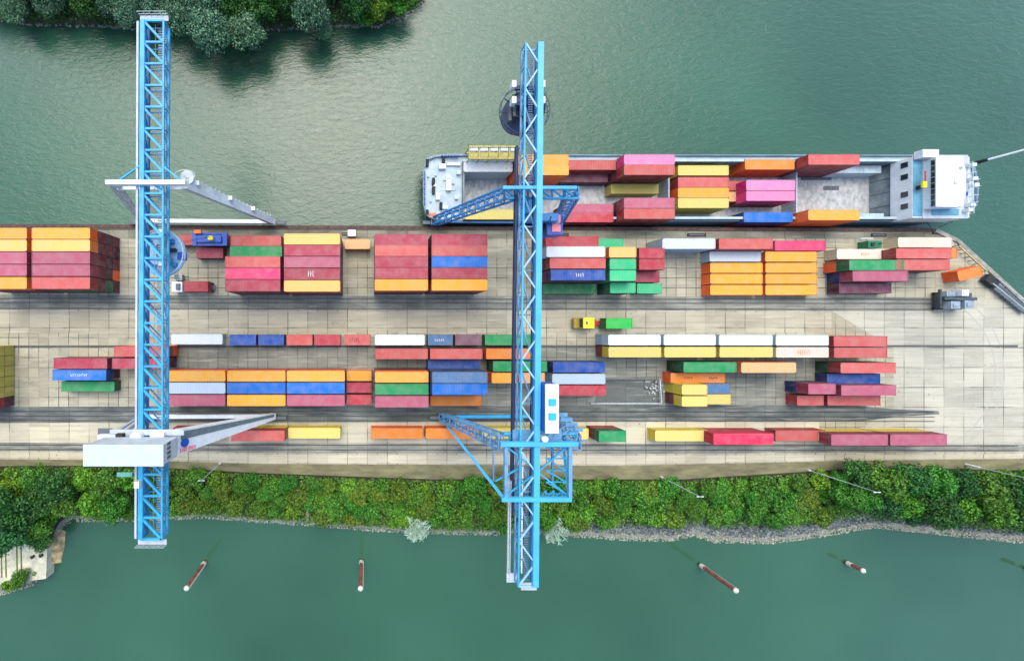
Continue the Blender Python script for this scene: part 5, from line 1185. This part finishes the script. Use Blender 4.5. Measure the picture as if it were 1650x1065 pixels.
# fenced pit in the yard
t = empty('pit_fence', P(1020, 630, 0), 'pale railing round the dark sunken pit right of the white house', 'fence')
cor = [P(976, 611, 1.1), P(1063, 611, 1.1), P(1066, 650, 1.1), P(952, 650, 1.1)]
for i in range(3):
    a, b = np.array(cor[i]), np.array(cor[i + 1]); mb = MB(); mb.beam(a, b, .22, .2); mb.beam(a - (0, 0, .5), b - (0, 0, .5), .1); mb.build('rail', GREYP if i else DGREY, t)
    for f in np.linspace(0, 1, 7): mb = MB(); p = a + (b - a) * f; mb.beam((p[0], p[1], 0), p, .12); mb.build('post', GREYP, t)
strip('pit_floor', [(978, 612), (1062, 612), (1064, 649), (956, 649)], .012, ground_mat('pit_floor', (104, 110, 104), (70, 76, 74), stain=.6))
rg = random.Random(8); mb = MB()
for i in range(34):
    p = P(rg.gauss(1050, 7), rg.gauss(625, 7), 0); l_ = rg.uniform(.2, .8); a_ = rg.uniform(0, 3.14)
    mb.beam((p[0], p[1], .15 + rg.random() * .5), (p[0] + l_ * math.cos(a_), p[1] + l_ * math.sin(a_), .2 + rg.random() * .5), rg.uniform(.15, .5), .12)
tag(mb.build('scrap_heap', mat('pale_scrap', (.42, .44, .41), .6, rgb2=(.25, .26, .25), scale=2)), 'heap of pale scrap in the fenced pit', 'scrap heap', kind='stuff')
# white inspection hatch and dark manholes on the apron
for i, (x_, y_, wd_, lab) in enumerate(((556, 377.5, 10, 'dark square hatch on the quay apron between the stacks'), (903, 378.5, 26, 'long dark slot in the apron beside the operator cab'), (1122, 378.8, 30, 'long dark slot in the apron above the white containers'), (1415, 379, 24, 'dark slot in the apron near the quay end'), (1508, 375, 12, 'dark mooring recess at the quay corner'))):
    p = P(x_, y_, 0); mb = MB(); mb.cbox(p[0], p[1], .08, wd_ / 6.6, .75, .12); mb.cbox(p[0], p[1], .16, wd_ / 6.6 * .8, .3, .06, 1)
    tag(mb.build('mooring_pit_cover', [DARK, DGREY]), lab, 'pit cover', 'dark covers on the quay apron')
p = P(567, 376.5, .8); T = empty('parked_van', (p[0], p[1], 0), 'tiny white van parked on the quay edge between the stacks', 'van')
mb = MB(); mb.cbox(p[0], p[1], .95, 1.9, 1.5, 1.1); bd = mb.build('body', WHITE, T); mb = MB(); mb.cbox(p[0] - .75, p[1], 1.25, .5, 1.3, .35); mb.build('windscreen', GLASS, bd); wheels(T, [(p[0] + dx, p[1] + dy) for dx in (-.6, .6) for dy in (-.7, .7)], .3, .2)
p = P(1409, 392, 2); T = empty('generator_unit', (p[0], p[1], 0), 'dark green generator box in front of cream container near the quay end', 'generator')
mb = MB(); mb.cbox(p[0], p[1] - .3, 1.1, 3.2, 1.7, 2.0); bd = mb.build('housing', mat('dark_green_paint', (.01, .16, .07), .5, var=.3), T); mb = MB(); mb.cbox(p[0] - .6, p[1] - .3, 2.2, .8, .8, .2); mb.cyl((p[0] + .9, p[1] - .2, 2.1), (p[0] + .9, p[1] - .2, 2.7), .12, n=8); mb.build('exhaust', DARK, bd)
mb = MB()
for x_ in (-2.2, -.9, .6): mb.beam((p[0] + x_, p[1] + 1.3, .1), (p[0] + x_, p[1] + 1.3, 1.2), .16)
mb.beam((p[0] - 2.2, p[1] + 1.3, 1.2), (p[0] + .6, p[1] + 1.3, 1.2), .2); tag(mb.build('barrier', WHITE), 'white barrier behind the dark green generator box', 'barrier')

# lamp posts
LAMPG = 'lamp posts along the south verge'
for (bx, by, hh, lab) in ((355, 746, 11, 'thin lamp post on the verge near left crane machine house'), (1065, 768, 11.3, 'pale lamp post on the verge between cranes and yellow roadside container'), (1302, 757, 13, 'tall pale lamp post above shrubs below the salmon roadside container'), (1556, 748, 13, 'white-footed lamp post nearest the right photo edge')):
    x_, y_, _ = P(bx, by, 0); t = empty('lamp_post', (x_, y_, 0), lab, 'lamp post', LAMPG)
    mb = MB(); mb.cyl((x_, y_, 0), (x_, y_, hh), .11, .06, 8); mb.build('pole', GREYP, t)
    mb = MB(); mb.cyl((x_, y_, 0), (x_, y_, 2.2 if bx > 1500 else .5), .26, .24, 8); mb.build('base', WHITE, t)
    mb = MB(); mb.beam((x_ - .5, y_, hh), (x_ + .5, y_, hh), .08); mb.cbox(x_ - .5, y_, hh, .45, .2, .1); mb.cbox(x_ + .5, y_, hh, .45, .2, .1); mb.build('lamp_head', WHITE, t)
# mooring piles
MP = 'mooring piles in the southern arm'
PR = mat('rusty_red_pile', (.26, .075, .06), .8, scale=1.6, rgb2=(.09, .04, .035), stretch=(1, 1, .6)); PD = mat('dark_wet_pile', (.03, .03, .02), .5); PW = mat('chalky_white_cap', (.58, .56, .48), .7, var=.25, scale=3)
for (bx, by, tx, ty, lab) in ((330, 905, 300, 946, 'red and white mooring pile below left crane boom tip, leftmost'), (582, 903, 580, 947, 'upright red mooring pile with white cap, second from left'), (1127, 909, 1183, 953, 'long red mooring pile with white ends below the riprap'), (1362, 905, 1386, 926, 'short red mooring pile with cream cap'), (1652, 914, 1690, 930, 'mooring pile cut by the right photo edge')):
    x_, y_, _ = P(bx, by, ZW); rt = math.hypot(tx - NX, ty - NY); rb = math.hypot(bx - NX, by - NY); hh = (H - ZW) * (1 - rb / rt)
    t = empty('mooring_pile', (x_, y_, ZW), lab, 'mooring pile', MP); zt = ZW + hh
    mb = MB(); mb.cyl((x_, y_, -8), (x_, y_, zt), .48, .48, 14); pl = mb.build('shaft', PR, t)
    mb = MB(); mb.cyl((x_, y_, ZW - .4), (x_, y_, ZW + .3), .52, .52, 14); mb.build('wet_band', PD, pl)
    mb = MB(); mb.cyl((x_, y_, ZW + .5), (x_, y_, ZW + 1.4), .56, .56, 14); mb.build('white_collar', PW, pl)
    mb = MB(); mb.cyl((x_, y_, zt), (x_, y_, zt + .25), .58, .58, 14); mb.cyl((x_, y_, zt + .25), (x_, y_, zt + .6), .54, .15, 14); mb.build('cap', PW, t)
    mb = MB()
    for i in range(int(hh / .5)): mb.beam((x_ + .55, y_ - .2, ZW + .5 + i * .5), (x_ + .55, y_ + .2, ZW + .5 + i * .5), .07)
    for s_ in (-.2, .2): mb.beam((x_ + .58, y_ + s_, ZW + .3), (x_ + .58, y_ + s_, zt), .06)
    mb.build('ladder', mat('pale_ladder', (.6, .55, .48), .6), t)
# path stubs through the shrubs down to the water
PATH = mat('pale_path_concrete', (160, 156, 128), .9, scale=1, rgb2=(120, 118, 96))
for (x0, y0, x1, y1) in ((497, 820, 496, 844), (808, 836, 805, 858)):
    a = P(x0, y0, -2); b = P(x1, y1, -3.3); mb = MB(); mb.beam((a[0], a[1], bank_z(a[0], a[1]) + .9), (b[0], b[1], -3.2), .7, .5); tag(mb.build('bank_steps', PATH), kind='structure')

for o in bpy.data.objects:
    if '_local' in o: del o['_local']
# overlap report
bad = 0
for i in range(len(FOOT)):
    for j in range(i):
        a, b = FOOT[i], FOOT[j]
        if abs(a[4] - b[4]) < 2.4 and min(a[1], b[1]) - max(a[0], b[0]) > .12 and min(a[3], b[3]) - max(a[2], b[2]) > .12:
            bad += 1; print('OVERLAP %.2f %.2f' % (min(a[1], b[1]) - max(a[0], b[0]), min(a[3], b[3]) - max(a[2], b[2])), a[5], '|', b[5])
print('containers', ncont, 'overlaps', bad)
